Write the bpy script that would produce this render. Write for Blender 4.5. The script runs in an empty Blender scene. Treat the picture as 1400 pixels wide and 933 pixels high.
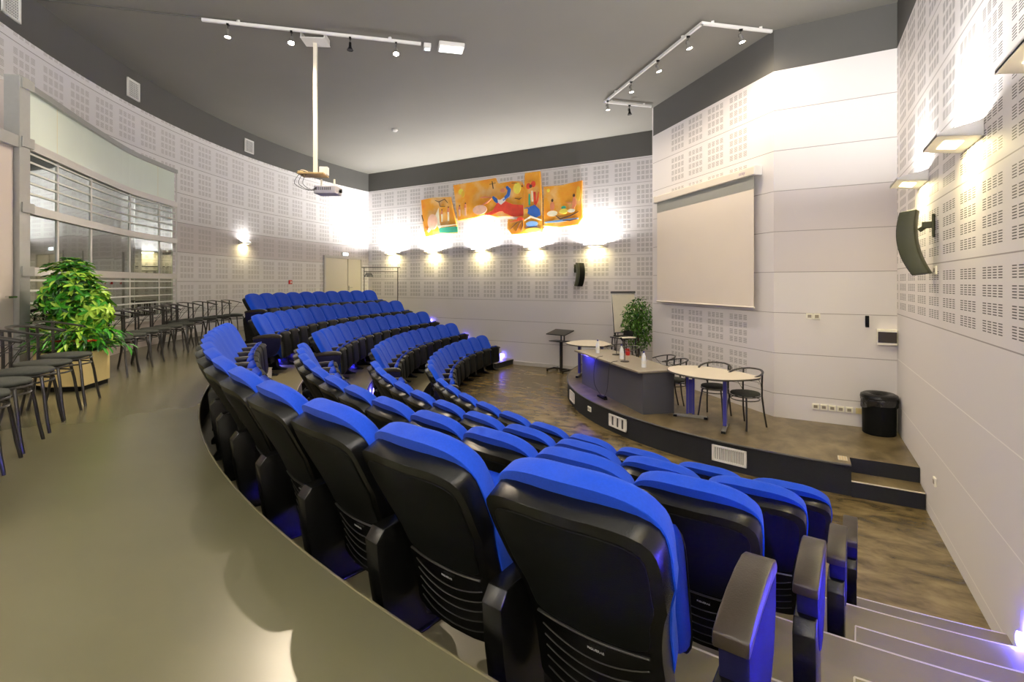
import bpy, bmesh, math, random
from math import sin, cos, pi, radians as rad, sqrt
from mathutils import Vector, Matrix
random.seed(7)
SC = bpy.context.scene
COL = SC.collection

# ------------------------------------------------------------------ materials
def new_mat(name):
    m = bpy.data.materials.new(name); m.use_nodes = True
    nt = m.node_tree; b = nt.nodes['Principled BSDF']
    return m, nt, b
def mat(name, col, rough=.5, metal=0., spec=.5, var=.08, scale=8., bump=0., bscale=60., sheen=0., coat=0., trans=0., stretch=None):
    m, nt, b = new_mat(name)
    N, L = nt.nodes, nt.links
    tc = N.new('ShaderNodeTexCoord'); no = N.new('ShaderNodeTexNoise')
    no.inputs['Scale'].default_value = scale; no.inputs['Detail'].default_value = 4
    src = tc.outputs['Object']
    if stretch:
        mp = N.new('ShaderNodeMapping'); mp.inputs['Scale'].default_value = stretch
        L.new(src, mp.inputs['Vector']); src = mp.outputs['Vector']
    L.new(src, no.inputs['Vector'])
    mx = N.new('ShaderNodeMix'); mx.data_type = 'RGBA'
    mx.inputs['A'].default_value = (*[c*(1-var) for c in col], 1)
    mx.inputs['B'].default_value = (*[min(1, c*(1+var)) for c in col], 1)
    L.new(no.outputs['Fac'], mx.inputs['Factor']); L.new(mx.outputs['Result'], b.inputs['Base Color'])
    b.inputs['Roughness'].default_value = rough; b.inputs['Metallic'].default_value = metal
    b.inputs['Specular IOR Level'].default_value = spec
    if sheen: b.inputs['Sheen Weight'].default_value = sheen
    if coat: b.inputs['Coat Weight'].default_value = coat
    if trans: b.inputs['Transmission Weight'].default_value = trans
    if bump:
        n2 = N.new('ShaderNodeTexNoise'); n2.inputs['Scale'].default_value = bscale; n2.inputs['Detail'].default_value = 3
        bp = N.new('ShaderNodeBump'); bp.inputs['Strength'].default_value = bump; bp.inputs['Distance'].default_value = .01
        L.new(src, n2.inputs['Vector']); L.new(n2.outputs['Fac'], bp.inputs['Height']); L.new(bp.outputs['Normal'], b.inputs['Normal'])
    return m
def emit(name, col, s):
    m, nt, b = new_mat(name)
    b.inputs['Base Color'].default_value = (*col, 1); b.inputs['Emission Color'].default_value = (*col, 1)
    b.inputs['Emission Strength'].default_value = s
    return m

def panel_wall(name, perf_lo, v0, pitch, u0=0., umin=-1e3, umax=1e3, perf_hi=99., base=(.80, .775, .765), highlight_below=None,
               holes=.16, gap=None, tone_above=None):
    """white acoustic wall boards 0.6 m tall: board joints, groups of 4x4 blocks of five slots; UV in metres (u along wall, v height)"""
    m, nt, b = new_mat(name); N, L = nt.nodes, nt.links
    uv = N.new('ShaderNodeUVMap'); uv.uv_map = 'UVMap'
    sp = N.new('ShaderNodeSeparateXYZ'); L.new(uv.outputs['UV'], sp.inputs[0])
    def M(op, a, c=None, d=None):
        n = N.new('ShaderNodeMath'); n.operation = op
        for i, v in enumerate((a, c, d)):
            if v is None: continue
            if isinstance(v, (int, float)): n.inputs[i].default_value = v
            else: L.new(v, n.inputs[i])
        return n.outputs[0]
    def within(x, lo, hi): return M('MULTIPLY', M('GREATER_THAN', x, lo), M('LESS_THAN', x, hi))
    u, v = sp.outputs['X'], sp.outputs['Y']
    gv = M('FRACT', M('DIVIDE', M('SUBTRACT', v, v0), .6))
    gu = M('FRACT', M('DIVIDE', M('SUBTRACT', u, u0), pitch))
    cu = M('DIVIDE', M('SUBTRACT', gu, .12), .19); cv = M('DIVIDE', M('SUBTRACT', gv, .09), .205)
    act = M('MULTIPLY', within(gu, .12, .88), within(gv, .09, .91))
    blk = M('MULTIPLY', within(M('FRACT', cu), .14, .86), within(M('FRACT', cv), .14, .86))
    slot = within(M('FRACT', M('DIVIDE', M('SUBTRACT', M('FRACT', cv), .14), .144)), .28, .72)
    msk = M('MULTIPLY', M('MULTIPLY', act, blk), slot)
    msk = M('MULTIPLY', msk, within(v, perf_lo, perf_hi))
    msk = M('MULTIPLY', msk, within(u, umin, umax))
    joint = M('MAXIMUM', M('LESS_THAN', gv, .008), M('GREATER_THAN', gv, .992))
    # board tone: very small differences from board to board
    wn = N.new('ShaderNodeTexWhiteNoise'); wn.noise_dimensions = '1D'
    L.new(M('FLOOR', M('DIVIDE', M('SUBTRACT', v, v0), .6)), wn.inputs['W'])
    mx0 = N.new('ShaderNodeMix'); mx0.data_type = 'RGBA'
    mx0.inputs['A'].default_value = (base[0]*.955, base[1]*.95, base[2]*.955, 1); mx0.inputs['B'].default_value = (*base, 1)
    L.new(wn.outputs['Value'], mx0.inputs['Factor'])
    c = mx0.outputs['Result']
    def over(c, fac, col):
        mx = N.new('ShaderNodeMix'); mx.data_type = 'RGBA'
        L.new(c, mx.inputs['A']); mx.inputs['B'].default_value = (*col, 1); L.new(fac, mx.inputs['Factor'])
        return mx.outputs['Result']
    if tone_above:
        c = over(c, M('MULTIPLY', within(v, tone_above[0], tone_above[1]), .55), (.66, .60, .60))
    if highlight_below is not None:
        c = over(c, M('MULTIPLY', joint, M('GREATER_THAN', v, highlight_below)), (.36, .33, .32))
        c = over(c, M('MULTIPLY', joint, M('LESS_THAN', v, highlight_below)), (.95, .93, .9))  # edge highlight of the lower joints, painted into the board colour
    else:
        c = over(c, joint, (.38, .35, .34))
    c = over(c, msk, (holes, holes*.95, holes*.92))
    L.new(c, b.inputs['Base Color']); b.inputs['Roughness'].default_value = .62
    bp = N.new('ShaderNodeBump'); bp.inputs['Strength'].default_value = .5; bp.inputs['Distance'].default_value = .004; bp.invert = True
    L.new(M('MAXIMUM', msk, joint), bp.inputs['Height']); L.new(bp.outputs['Normal'], b.inputs['Normal'])
    return m

def floor_mat(name, c1, c2, rough, stretch=(1, 1, 1), rot=0., sc=3., lo=.28):
    m, nt, b = new_mat(name); N, L = nt.nodes, nt.links
    tc = N.new('ShaderNodeTexCoord'); mp = N.new('ShaderNodeMapping')
    mp.inputs['Scale'].default_value = stretch; mp.inputs['Rotation'].default_value = (0, 0, rot)
    L.new(tc.outputs['Object'], mp.inputs['Vector'])
    n1 = N.new('ShaderNodeTexNoise'); n1.inputs['Scale'].default_value = sc; n1.inputs['Detail'].default_value = 7; n1.inputs['Roughness'].default_value = .62
    n1.inputs['Distortion'].default_value = .35
    n2 = N.new('ShaderNodeTexNoise'); n2.inputs['Scale'].default_value = sc*.25; n2.inputs['Detail'].default_value = 2
    L.new(mp.outputs['Vector'], n1.inputs['Vector']); L.new(mp.outputs['Vector'], n2.inputs['Vector'])
    ad = N.new('ShaderNodeMath'); ad.operation = 'MULTIPLY_ADD'; ad.inputs[1].default_value = .65
    L.new(n1.outputs['Fac'], ad.inputs[0])
    m2 = N.new('ShaderNodeMath'); m2.operation = 'MULTIPLY'; m2.inputs[1].default_value = .35; L.new(n2.outputs['Fac'], m2.inputs[0]); L.new(m2.outputs[0], ad.inputs[2])
    cr = N.new('ShaderNodeValToRGB'); cr.color_ramp.elements[0].position = lo; cr.color_ramp.elements[1].position = 1-lo
    cr.color_ramp.elements[0].color = (*c1, 1); cr.color_ramp.elements[1].color = (*c2, 1)
    L.new(ad.outputs[0], cr.inputs['Fac']); L.new(cr.outputs['Color'], b.inputs['Base Color'])
    b.inputs['Roughness'].default_value = rough; b.inputs['Specular IOR Level'].default_value = .55
    rr = N.new('ShaderNodeMapRange'); rr.inputs['To Min'].default_value = rough; rr.inputs['To Max'].default_value = rough+.02
    L.new(n1.outputs['Fac'], rr.inputs['Value']); L.new(rr.outputs[0], b.inputs['Roughness'])
    return m

MT = {}
MT['floor_low'] = floor_mat('mottled_brown_vinyl', (.055, .040, .016), (.25, .19, .09), .245, (1, 1.9, 1), rad(25), 3.4, .37)
MT['floor_up'] = mat('olive_grey_vinyl', (.148, .140, .080), .27, spec=.55, var=.14, scale=1.1, stretch=(1, 1.6, 1))
MT['floor_stage'] = floor_mat('stage_vinyl', (.07, .052, .024), (.22, .172, .09), .32, (1.6, 1, 1), 0, 3.4, .37)
MT['tread'] = floor_mat('step_vinyl', (.15, .132, .068), (.20, .175, .095), .35, (1, 1, 1), 0, 3)
MT['ceil'] = mat('grey_ceiling_paint', (.20, .19, .165), .75, var=.05, scale=1.2)
MT['band'] = mat('dark_grey_band_paint', (.098, .096, .088), .7, var=.06, scale=1.5)
MT['nosing'] = mat('pale_aluminium_edge', (.55, .51, .40), .45, metal=.2)
MT['carpet'] = mat('charcoal_carpet', (.013, .014, .016), .9, var=.3, scale=60, bump=.3, bscale=300)
MT['skirt'] = mat('grey_skirting', (.62, .60, .57), .5)
MT['black'] = mat('black_plastic', (.004, .0042, .004), .27, spec=.36, var=.1, bump=.08, bscale=260)
MT['blackm'] = mat('matt_black_plastic', (.0035, .004, .0035), .55, spec=.12, var=.15, bump=.12, bscale=300)
MT['arm'] = mat('moulded_armrest_plastic', (.022, .0145, .0075), .36, spec=.5, var=.25, scale=12, bump=.1, bscale=200)
MT['rib'] = mat('satin_black_rib', (.016, .016, .014), .3, spec=.6, var=.05)
MT['wing'] = mat('blue_lit_plastic', (.009, .009, .036), .6, spec=.06, var=.1, bump=.08, bscale=260)  # black plastic; blue glow of the step lamps tinted into its base colour
MT['blue'] = mat('royal_blue_fabric', (.006, .062, .56), .85, spec=.15, var=.16, scale=120, bump=.25, bscale=700, sheen=.08)
MT['steel'] = mat('black_enamel_steel', (.02, .018, .016), .3, spec=.6, var=.1)
MT['seatfab'] = mat('dark_green_grey_fabric', (.045, .05, .042), .85, var=.2, scale=90, bump=.3, bscale=400)
MT['desk'] = mat('dark_grey_laminate', (.085, .085, .09), .42, var=.08, scale=5)
MT['desktop'] = mat('taupe_desk_top', (.30, .265, .205), .38, var=.08, scale=6)
MT['tabletop'] = mat('pale_beech_laminate', (.72, .65, .53), .4, var=.05, scale=4)
MT['edge'] = mat('dark_table_edge', (.05, .045, .04), .4)
MT['violet'] = mat('violet_blue_enamel', (.055, .055, .30), .35, var=.06)
MT['greymetal'] = mat('grey_cast_metal', (.32, .31, .29), .4, metal=.5)
MT['white'] = mat('white_enamel', (.82, .81, .78), .4, var=.03)
MT['cream'] = mat('cream_planter_board', (.74, .60, .27), .55, var=.06, scale=3)
MT['screen'] = mat('projection_fabric', (.88, .80, .69), .85, var=.02, scale=2)
MT['screenb'] = mat('grey_screen_border', (.33, .34, .31), .8, var=.03)
MT['casing'] = mat('cream_screen_casing', (.84, .78, .66), .5, var=.03)
MT['spk'] = mat('dark_green_black_speaker', (.05, .056, .028), .55, var=.2, scale=300)
MT['frame'] = mat('brushed_grey_aluminium', (.42, .43, .42), .4, metal=.45, var=.06, scale=20)
MT['framel'] = mat('pale_aluminium', (.66, .65, .63), .4, metal=.3, var=.05, scale=20)
MT['frost'] = mat('frosted_pale_green_glass', (.86, .97, .87), .22, spec=.6, var=.04, scale=1.5)
MT['stripe'] = mat('white_glass_stripe', (.72, .76, .72), .5)
MT['door'] = mat('cream_door_leaf', (.70, .66, .55), .5, var=.03, scale=2)
MT['doorl'] = mat('pinkish_partition', (.62, .55, .51), .55, var=.03, scale=2)
MT['grille'] = mat('grille_shadow', (.05, .05, .05), .7)
MT['red'] = mat('red_plastic', (.62, .02, .02), .35)
MT['leaf'] = mat('glossy_green_leaf', (.05, .33, .015), .38, spec=.5, var=.55, scale=9)
MT['leafy'] = mat('yellow_variegated_leaf', (.42, .66, .07), .38, var=.5, scale=14)
MT['leafd'] = mat('dark_green_leaf', (.012, .085, .012), .4, var=.5, scale=9)
MT['ficus'] = mat('ficus_leaf', (.10, .26, .025), .42, var=.6, scale=12)
MT['bark'] = mat('brown_bark', (.10, .06, .035), .8, bump=.4, bscale=60)
MT['soil'] = mat('potting_soil', (.03, .02, .012), .95, bump=.5)
MT['redleaf'] = mat('red_bract', (.65, .04, .015), .5, var=.3, scale=20)
MT['paper'] = mat('flip_chart_paper', (.80, .76, .62), .8)
MT['socket'] = mat('ivory_socket', (.96, .92, .78), .4)
MT['yellowed'] = mat('yellowed_socket', (.72, .62, .30), .4)
MT['pine'] = mat('pine_shelf', (.55, .38, .17), .55, var=.2, scale=10, stretch=(1, 12, 1))
MT['silver'] = mat('silver_projector_case', (.62, .60, .64), .4, metal=.1)
MT['chrome'] = mat('chrome', (.7, .7, .68), .18, metal=1.)
MT['bottle'] = mat('clear_bottle_plastic', (.85, .88, .92), .1, spec=.6, var=.02); 
MT['bag'] = mat('black_bin_liner', (.012, .012, .012), .18, spec=.8, bump=.7, bscale=35)
MT['text'] = mat('grey_print', (.42, .43, .41), .5)
MT['purple'] = mat('faint_purple_print', (.42, .27, .40), .6)
MT['lens'] = emit('warm_uplight_diffuser', (1., .80, .42), 5.)
MT['bulb'] = emit('halogen_bulb_glow', (1., .82, .62), 40.)
MT['bulbdim'] = emit('halogen_bulb_weak', (1., .85, .7), 6.)
MT['bled'] = emit('blue_step_light', (.13, .10, 1.), 14.)
MT['bledc'] = emit('step_light_core', (.75, .85, 1.), 20.)
MT['tube'] = emit('office_tube', (1., .97, .9), 7.)
MT['exit'] = emit('emergency_sign_glow', (.75, .95, 1.), 1.6)

def glass_mat(name, tint, refl):
    m, nt, b = new_mat(name); N, L = nt.nodes, nt.links
    out = N['Material Output']; N.remove(b)
    g = N.new('ShaderNodeBsdfGlossy'); g.inputs['Roughness'].default_value = .02; g.inputs['Color'].default_value = (.95, 1, .97, 1)
    t = N.new('ShaderNodeBsdfTransparent'); t.inputs['Color'].default_value = (*tint, 1)
    fr = N.new('ShaderNodeFresnel'); fr.inputs['IOR'].default_value = 1.5
    ad = N.new('ShaderNodeMath'); ad.operation = 'ADD'; ad.use_clamp = True; ad.inputs[1].default_value = refl
    L.new(fr.outputs[0], ad.inputs[0])
    mx = N.new('ShaderNodeMixShader'); L.new(ad.outputs[0], mx.inputs[0]); L.new(t.outputs[0], mx.inputs[1]); L.new(g.outputs[0], mx.inputs[2])
    L.new(mx.outputs[0], out.inputs['Surface'])
    return m
MT['glass'] = glass_mat('green_tinted_glazing', (.60, .74, .63), .28)

def art_mat(name, seed):
    m, nt, b = new_mat(name); N, L = nt.nodes, nt.links
    tc = N.new('ShaderNodeTexCoord'); n1 = N.new('ShaderNodeTexNoise'); n1.noise_dimensions = '4D'
    n1.inputs['W'].default_value = seed; n1.inputs['Scale'].default_value = 2.4; n1.inputs['Detail'].default_value = 6
    L.new(tc.outputs['Object'], n1.inputs['Vector'])
    cr = N.new('ShaderNodeValToRGB'); e = cr.color_ramp.elements
    e[0].position = .30; e[0].color = (.90, .30, .02, 1); e[1].position = .70; e[1].color = (.92, .62, .28, 1)
    k = e.new(.5); k.color = (.93, .42, .03, 1)
    L.new(n1.outputs['Fac'], cr.inputs[0]); L.new(cr.outputs[0], b.inputs['Base Color']); b.inputs['Roughness'].default_value = .6
    return m

# ------------------------------------------------------------------ mesh helpers
class MB:
    def __init__(s): s.v = []; s.f = []; s.mi = []; s.mats = []; s.uv = {}
    def m(s, material):
        if material not in s.mats: s.mats.append(material)
        return s.mats.index(material)
    def add(s, vs, fs, material, T=None):
        o = len(s.v)
        s.v += [tuple(T @ Vector(p)) if T else tuple(p) for p in vs]
        k = s.m(material)
        for f in fs: s.f.append(tuple(i+o for i in f)); s.mi.append(k)
        return o
    def box(s, c, d, material, rz=0., T=None):
        x, y, z = d[0]/2, d[1]/2, d[2]/2
        M = Matrix.Translation(c) @ Matrix.Rotation(rz, 4, 'Z')
        if T: M = T @ M
        vs = [(a*x, b_*y, c_*z) for c_ in (-1, 1) for b_ in (-1, 1) for a in (-1, 1)]
        s.add(vs, [(0, 2, 3, 1), (4, 5, 7, 6), (0, 1, 5, 4), (2, 6, 7, 3), (0, 4, 6, 2), (1, 3, 7, 5)], material, M)
    def tube(s, pts, r, material, n=8, caps=True, T=None, flat=1.):
        pts = [Vector(p) for p in pts]; rs = r if isinstance(r, (list, tuple)) else [r]*len(pts)
        vs = []; up = Vector((0, 0, 1)); prev = None
        for i, p in enumerate(pts):
            t = (pts[min(i+1, len(pts)-1)]-pts[max(i-1, 0)]).normalized()
            if prev is None:
                a = t.cross(up)
                if a.length < 1e-3: a = t.cross(Vector((0, 1, 0)))
                a.normalize()
            else: a = (prev-t*prev.dot(t)).normalized()
            prev = a; b_ = t.cross(a)
            for k in range(n):
                q = 2*pi*k/n; vs.append(p+a*cos(q)*rs[i]+b_*sin(q)*rs[i]*flat)
        fs = [(i*n+k, i*n+(k+1) % n, (i+1)*n+(k+1) % n, (i+1)*n+k) for i in range(len(pts)-1) for k in range(n)]
        if caps: fs += [tuple(range(n-1, -1, -1)), tuple((len(pts)-1)*n+k for k in range(n))]
        s.add([tuple(v) for v in vs], fs, material, T)
    def lathe(s, prof, material, n=24, c=(0, 0, 0), T=None):
        vs = []
        for (r, z) in prof:
            for k in range(n): vs.append((c[0]+r*cos(2*pi*k/n), c[1]+r*sin(2*pi*k/n), c[2]+z))
        m_ = len(prof)
        fs = [(i*n+k, i*n+(k+1) % n, (i+1)*n+(k+1) % n, (i+1)*n+k) for i in range(m_-1) for k in range(n)]
        if prof[0][0] > 1e-6: fs.append(tuple(range(n-1, -1, -1)))
        if prof[-1][0] > 1e-6: fs.append(tuple((m_-1)*n+k for k in range(n)))
        s.add(vs, fs, material, T)
    def prism(s, poly, z0, z1, material, T=None):
        """poly: list of (x,y), counter-clockwise"""
        n = len(poly)
        vs = [(x, y, z0) for x, y in poly]+[(x, y, z1) for x, y in poly]
        fs = [tuple(range(n-1, -1, -1)), tuple(range(n, 2*n))]+[(i, (i+1) % n, n+(i+1) % n, n+i) for i in range(n)]
        s.add(vs, fs, material, T)
    def build(s, name, parent=None, smooth=False, bevel=0., seg=2, uv=False, loc=None, ang=40):
        me = bpy.data.meshes.new(name); me.from_pydata(s.v, [], s.f)
        for m_ in s.mats: me.materials.append(m_)
        me.polygons.foreach_set('material_index', s.mi)
        bm = bmesh.new(); bm.from_mesh(me)
        bmesh.ops.recalc_face_normals(bm, faces=bm.faces)
        if bevel:
            es = [e for e in bm.edges if len(e.link_faces) == 2 and e.calc_face_angle(0) > rad(30)]
            bmesh.ops.bevel(bm, geom=es, offset=bevel, segments=seg, affect='EDGES', profile=.5, clamp_overlap=True)
        if smooth:
            for f in bm.faces: f.smooth = True
            for e in bm.edges:
                if len(e.link_faces) == 2 and e.calc_face_angle(0) > rad(ang): e.smooth = False
        bm.to_mesh(me); bm.free(); me.update()
        ob = bpy.data.objects.new(name, me); COL.objects.link(ob)
        if parent: ob.parent = parent
        if loc: ob.location = loc
        return ob
def tag(o, label=None, cat=None, group=None, kind=None):
    if label: o['label'] = label
    if cat: o['category'] = cat
    if group: o['group'] = group
    if kind: o['kind'] = kind
    return o
def empty(name, loc=(0, 0, 0), rz=0., label=None, cat=None, group=None):
    o = bpy.data.objects.new(name, None); COL.objects.link(o); o.location = loc; o.rotation_euler = (0, 0, rz)
    o.empty_display_size = .1
    return tag(o, label, cat, group)
def dup(root, loc, rz, label=None, group=None, skip=()):
    r = root.copy(); COL.objects.link(r); r.location = loc; r.rotation_euler = (0, 0, rz)
    if label: r['label'] = label
    if group: r['group'] = group
    for ch in list(root.children):
        if ch.name.split('.')[0] in skip: continue
        c = ch.copy(); COL.objects.link(c); c.parent = r
        for g in list(ch.children):
            d = g.copy(); COL.objects.link(d); d.parent = c
    return r
ORD = ['first', 'second', 'third', 'fourth', 'fifth', 'sixth', 'seventh', 'eighth', 'ninth', 'tenth', 'eleventh', 'twelfth', 'thirteenth']

# ------------------------------------------------------------------ the room
CX, CY = .4, 11.9                 # centre of the seating arcs
SX, SY, SR = .33, 11.72, 5.12     # stage arc
WX, WY, WR = 1.7, 12.89, 14.79    # curved wall
HU = 1.18                         # upper floor level
ZC, ZB = 6.09, 5.477              # ceiling, bottom of dark band
YB = 12.39                        # back wall
def xr(y): return 1.02+(8.41-y)*.009   # plan line of the wall beside the stairs
def pc(R, deg, c=(CX, CY)): return (c[0]+R*sin(rad(deg)), c[1]-R*cos(rad(deg)))
def pw(deg, R=WR): return (WX+R*sin(rad(deg)), WY-R*cos(rad(deg)))

def wall_strip(name, path, z0, z1, mats, zb=ZB, thick=.15, side=1, holes=(), rows=(), u_start=0.):
    """vertical wall along a plan path (room on the side given); dark band above zb; holes=(i0,i1,za,zb) leave openings"""
    mb = MB(); n = len(path)
    us = [u_start]
    for i in range(1, n): us.append(us[-1]+math.dist(path[i-1], path[i]))
    zs = sorted(set([z0, z1]+([zb] if z0 < zb < z1 else [])+[h for H in holes for h in H[2:]]+list(rows)))
    back = []
    for i in range(n):
        a = Vector(path[max(i-1, 0)]); b_ = Vector(path[min(i+1, n-1)]); t = (b_-a).normalized()
        nrm = Vector((t.y, -t.x))*side
        back.append((path[i][0]-nrm.x*thick, path[i][1]-nrm.y*thick))
    nz = len(zs)
    vs = [(x, y, z) for (x, y) in path for z in zs]+[(x, y, z) for (x, y) in back for z in zs]
    off = n*nz; F = []; uvs = []; ms = []
    def hole(i, j): return any(h[0] <= i < h[1] and h[2] <= (zs[j]+zs[j+1])/2 <= h[3] for h in holes)
    for i in range(n-1):
        for j in range(nz-1):
            if hole(i, j): continue
            q = (i*nz+j, (i+1)*nz+j, (i+1)*nz+j+1, i*nz+j+1)
            F.append(q); ms.append(0 if (zs[j]+zs[j+1])/2 < zb else 1)
            uvs.append([(us[i], zs[j]), (us[i+1], zs[j]), (us[i+1], zs[j+1]), (us[i], zs[j+1])])
            F.append(tuple(off+k for k in reversed(q))); ms.append(2); uvs.append([(0, 0)]*4)
    cnt = {}
    for fi in range(0, len(F), 2):
        f = F[fi]
        for a, b_ in zip(f, f[1:]+f[:1]): cnt.setdefault(frozenset((a, b_)), []).append((a, b_))
    for k, lst in cnt.items():
        if len(lst) == 1:
            a, b_ = lst[0]; F.append((b_, a, a+off, b_+off)); ms.append(2); uvs.append([(0, 0)]*4)
    me = bpy.data.meshes.new(name); me.from_pydata(vs, [], F)
    for m_ in mats: me.materials.append(m_)
    me.polygons.foreach_set('material_index', ms)
    l = me.uv_layers.new(name='UVMap'); k = 0
    for p, uvq in zip(me.polygons, uvs):
        for t in range(p.loop_total): l.data[p.loop_start+t].uv = uvq[t]
    bm = bmesh.new(); bm.from_mesh(me); bmesh.ops.remove_doubles(bm, verts=bm.verts, dist=1e-5); bmesh.ops.recalc_face_normals(bm, faces=bm.faces)
    bm.to_mesh(me); bm.free()
    o = bpy.data.objects.new(name, me); COL.objects.link(o); o['kind'] = 'structure'
    return o
H = 2.33
wm_side = panel_wall('acoustic_boards_side', H-.415, H+.185, .575, u0=.15, highlight_below=H-.42, holes=.10)
wm_back = panel_wall('acoustic_boards_back', H-.49, H+.11, .575, u0=.1, holes=.30)
wm_scr = panel_wall('acoustic_boards_screen', H-1.64, H+.16, .575, u0=.62, umin=.62, umax=.62+.575*4, holes=.28)
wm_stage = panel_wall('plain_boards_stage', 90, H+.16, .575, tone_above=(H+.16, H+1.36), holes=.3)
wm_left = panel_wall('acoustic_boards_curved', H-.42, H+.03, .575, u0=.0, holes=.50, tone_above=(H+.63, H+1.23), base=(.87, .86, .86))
wplain = mat('plain_white_wall', (.74, .70, .68), .6, var=.02)
WALLM = lambda m_: [m_, MT['band'], wplain]

Y0 = -1.86
right_path = [(xr(8.41), 8.41), (xr(4), 4.0), (xr(0), 0.), (xr(Y0), Y0-.02)]
wall_strip('wall_right', right_path, 0, ZC, WALLM(wm_side), side=1)
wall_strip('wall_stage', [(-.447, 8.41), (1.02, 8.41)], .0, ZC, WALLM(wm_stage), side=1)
wall_strip('wall_screen', [(-2.87, 10.80), (-.447, 8.41)], .0, ZC, WALLM(wm_scr), side=1)
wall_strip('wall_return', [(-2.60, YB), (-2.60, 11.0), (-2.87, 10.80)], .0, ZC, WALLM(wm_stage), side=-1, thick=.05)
wall_strip('wall_back', [(-13.082, YB), (-2.6, YB)], .0, ZC, WALLM(wm_back), side=1)
# curved wall from the back corner round to the side wall behind the camera
phis = [-88.06]+[-87+k*1.5 for k in range(0, 56)]
A0 = math.degrees(math.asin((xr(Y0)-WX)/WR))
phis = [p for p in phis if p < A0-.3]+[A0]
cpath = [pw(p) for p in phis]
# openings: the window band (polar angles of the glazing)
def near(a): return min(range(len(phis)), key=lambda i: abs(phis[i]-a))
iw0, iw1 = near(-58.6), near(-43.0)
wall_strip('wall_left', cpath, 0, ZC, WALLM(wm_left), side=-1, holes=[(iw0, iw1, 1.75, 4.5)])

def poly_obj(name, pts, z0, z1, material, top=None):
    mb = MB(); mb.prism(pts, z0, z1, material)
    o = mb.build(name); o['kind'] = 'structure'
    return o
room_poly = [(xr(Y0)+.1, 13.2), (-13.3, 13.2)]+[pw(p, WR+.1) for p in phis]
poly_obj('ceiling', [(x, y) for x, y in room_poly][::1], ZC, ZC+.2, MT['ceil'])
poly_obj('floor', [(1.3, 3.), (1.3, 13.), (-13., 13.), (-9., 3.)], -.2, 0, MT['floor_low'])
# ceiling joint
mb = MB(); mb.tube([(-9.3, 2.0, ZC-.004), (-6.0, 5.26, ZC-.004)], .012, MT['band'], 6); mb.build('trim_1')['kind'] = 'structure'

def deg_right(R, pad=0.):
    d = 3.
    for _ in range(8):
        y = CY-R*cos(rad(d)); d = math.degrees(math.asin((xr(y)-pad-CX)/R))
    return d
def deg_left(R, pad=0.): return -(90+math.degrees(math.asin((YB-pad-CY)/R)))
def sector(name, R0, R1, d0a, d1a, d0b, d1b, z0, z1, mtop, mside, n=90, nose=True):
    """annular slab; (d0a,d1a) angles on R0, (d0b,d1b) on R1"""
    mb = MB()
    ins = [pc(R0, d0a+(d1a-d0a)*k/n) for k in range(n+1)]
    out = [pc(R1, d0b+(d1b-d0b)*k/n) for k in range(n+1)]
    vs = [(*p, z1) for p in ins]+[(*p, z1) for p in out]+[(*p, z0) for p in ins]+[(*p, z0) for p in out]
    m_ = n+1
    mb.add(vs, [(k, k+1, m_+k+1, m_+k) for k in range(n)], mtop)
    mb.add(vs, [(k, 2*m_+k, 2*m_+k+1, k+1) for k in range(n)]+[(m_+k, m_+k+1, 3*m_+k+1, 3*m_+k) for k in range(n)]+
           [(0, m_, 3*m_, 2*m_), (n, 2*m_+n, 3*m_+n, m_+n)]+[(2*m_+k, 3*m_+k, 3*m_+k+1, 2*m_+k+1) for k in range(n)], mside)
    if nose:
        mb.tube([(*pc(R0-.004, d0a+(d1a-d0a)*k/n), z1+.0) for k in range(n+1)], .0045, MT['nosing'], 6)
    bmo = mb.build(name); bmo['kind'] = 'structure'
    return bmo
RE = {3: 8.09, 2: 8.97, 1: 9.86, 0: 10.75}     # inner edge radius of each tier
TZ = {4: 0., 3: .295, 2: .59, 1: .885, 0: HU}
riser = MT['band']
for k in (3, 2, 1):
    a, b_ = RE[k], RE[k-1]
    sector('tier_floor', a, b_, deg_left(a), deg_right(a), deg_left(b_), deg_right(b_), 0, TZ[k], MT['tread'], riser)
# upper floor: from the tier edge to the walls
mb = MB(); n = 120
dl, dr = deg_left(10.75), deg_right(10.75)
ins = [pc(10.75, dl+(dr-dl)*k/n) for k in range(n+1)]
dens = [A0+(phis[0]-A0)*0 for _ in ()]
outp = [pw(phis[0]+(A0-phis[0])*k/n, WR) for k in range(n+1)]
outp[0] = (-13.082, YB-.01)
vs = [(*p, HU) for p in ins]+[(*p, HU) for p in outp]+[(*p, 0.) for p in ins]+[(*p, 0.) for p in outp]
m_ = n+1
mb.add(vs, [(k, k+1, m_+k+1, m_+k) for k in range(n)], MT['floor_up'])
mb.add(vs, [(k, 2*m_+k, 2*m_+k+1, k+1) for k in range(n)]+[(m_+k, m_+k+1, 3*m_+k+1, 3*m_+k) for k in range(n)]+[(0, m_, 3*m_, 2*m_), (n, 2*m_+n, 3*m_+n, m_+n)], riser)
mb.tube([(*pc(10.745, dl+(dr-dl)*k/n), HU-.002) for k in range(n+1)], .006, MT['tread'], 6)
mb.build('upper_floor')['kind'] = 'structure'

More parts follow.
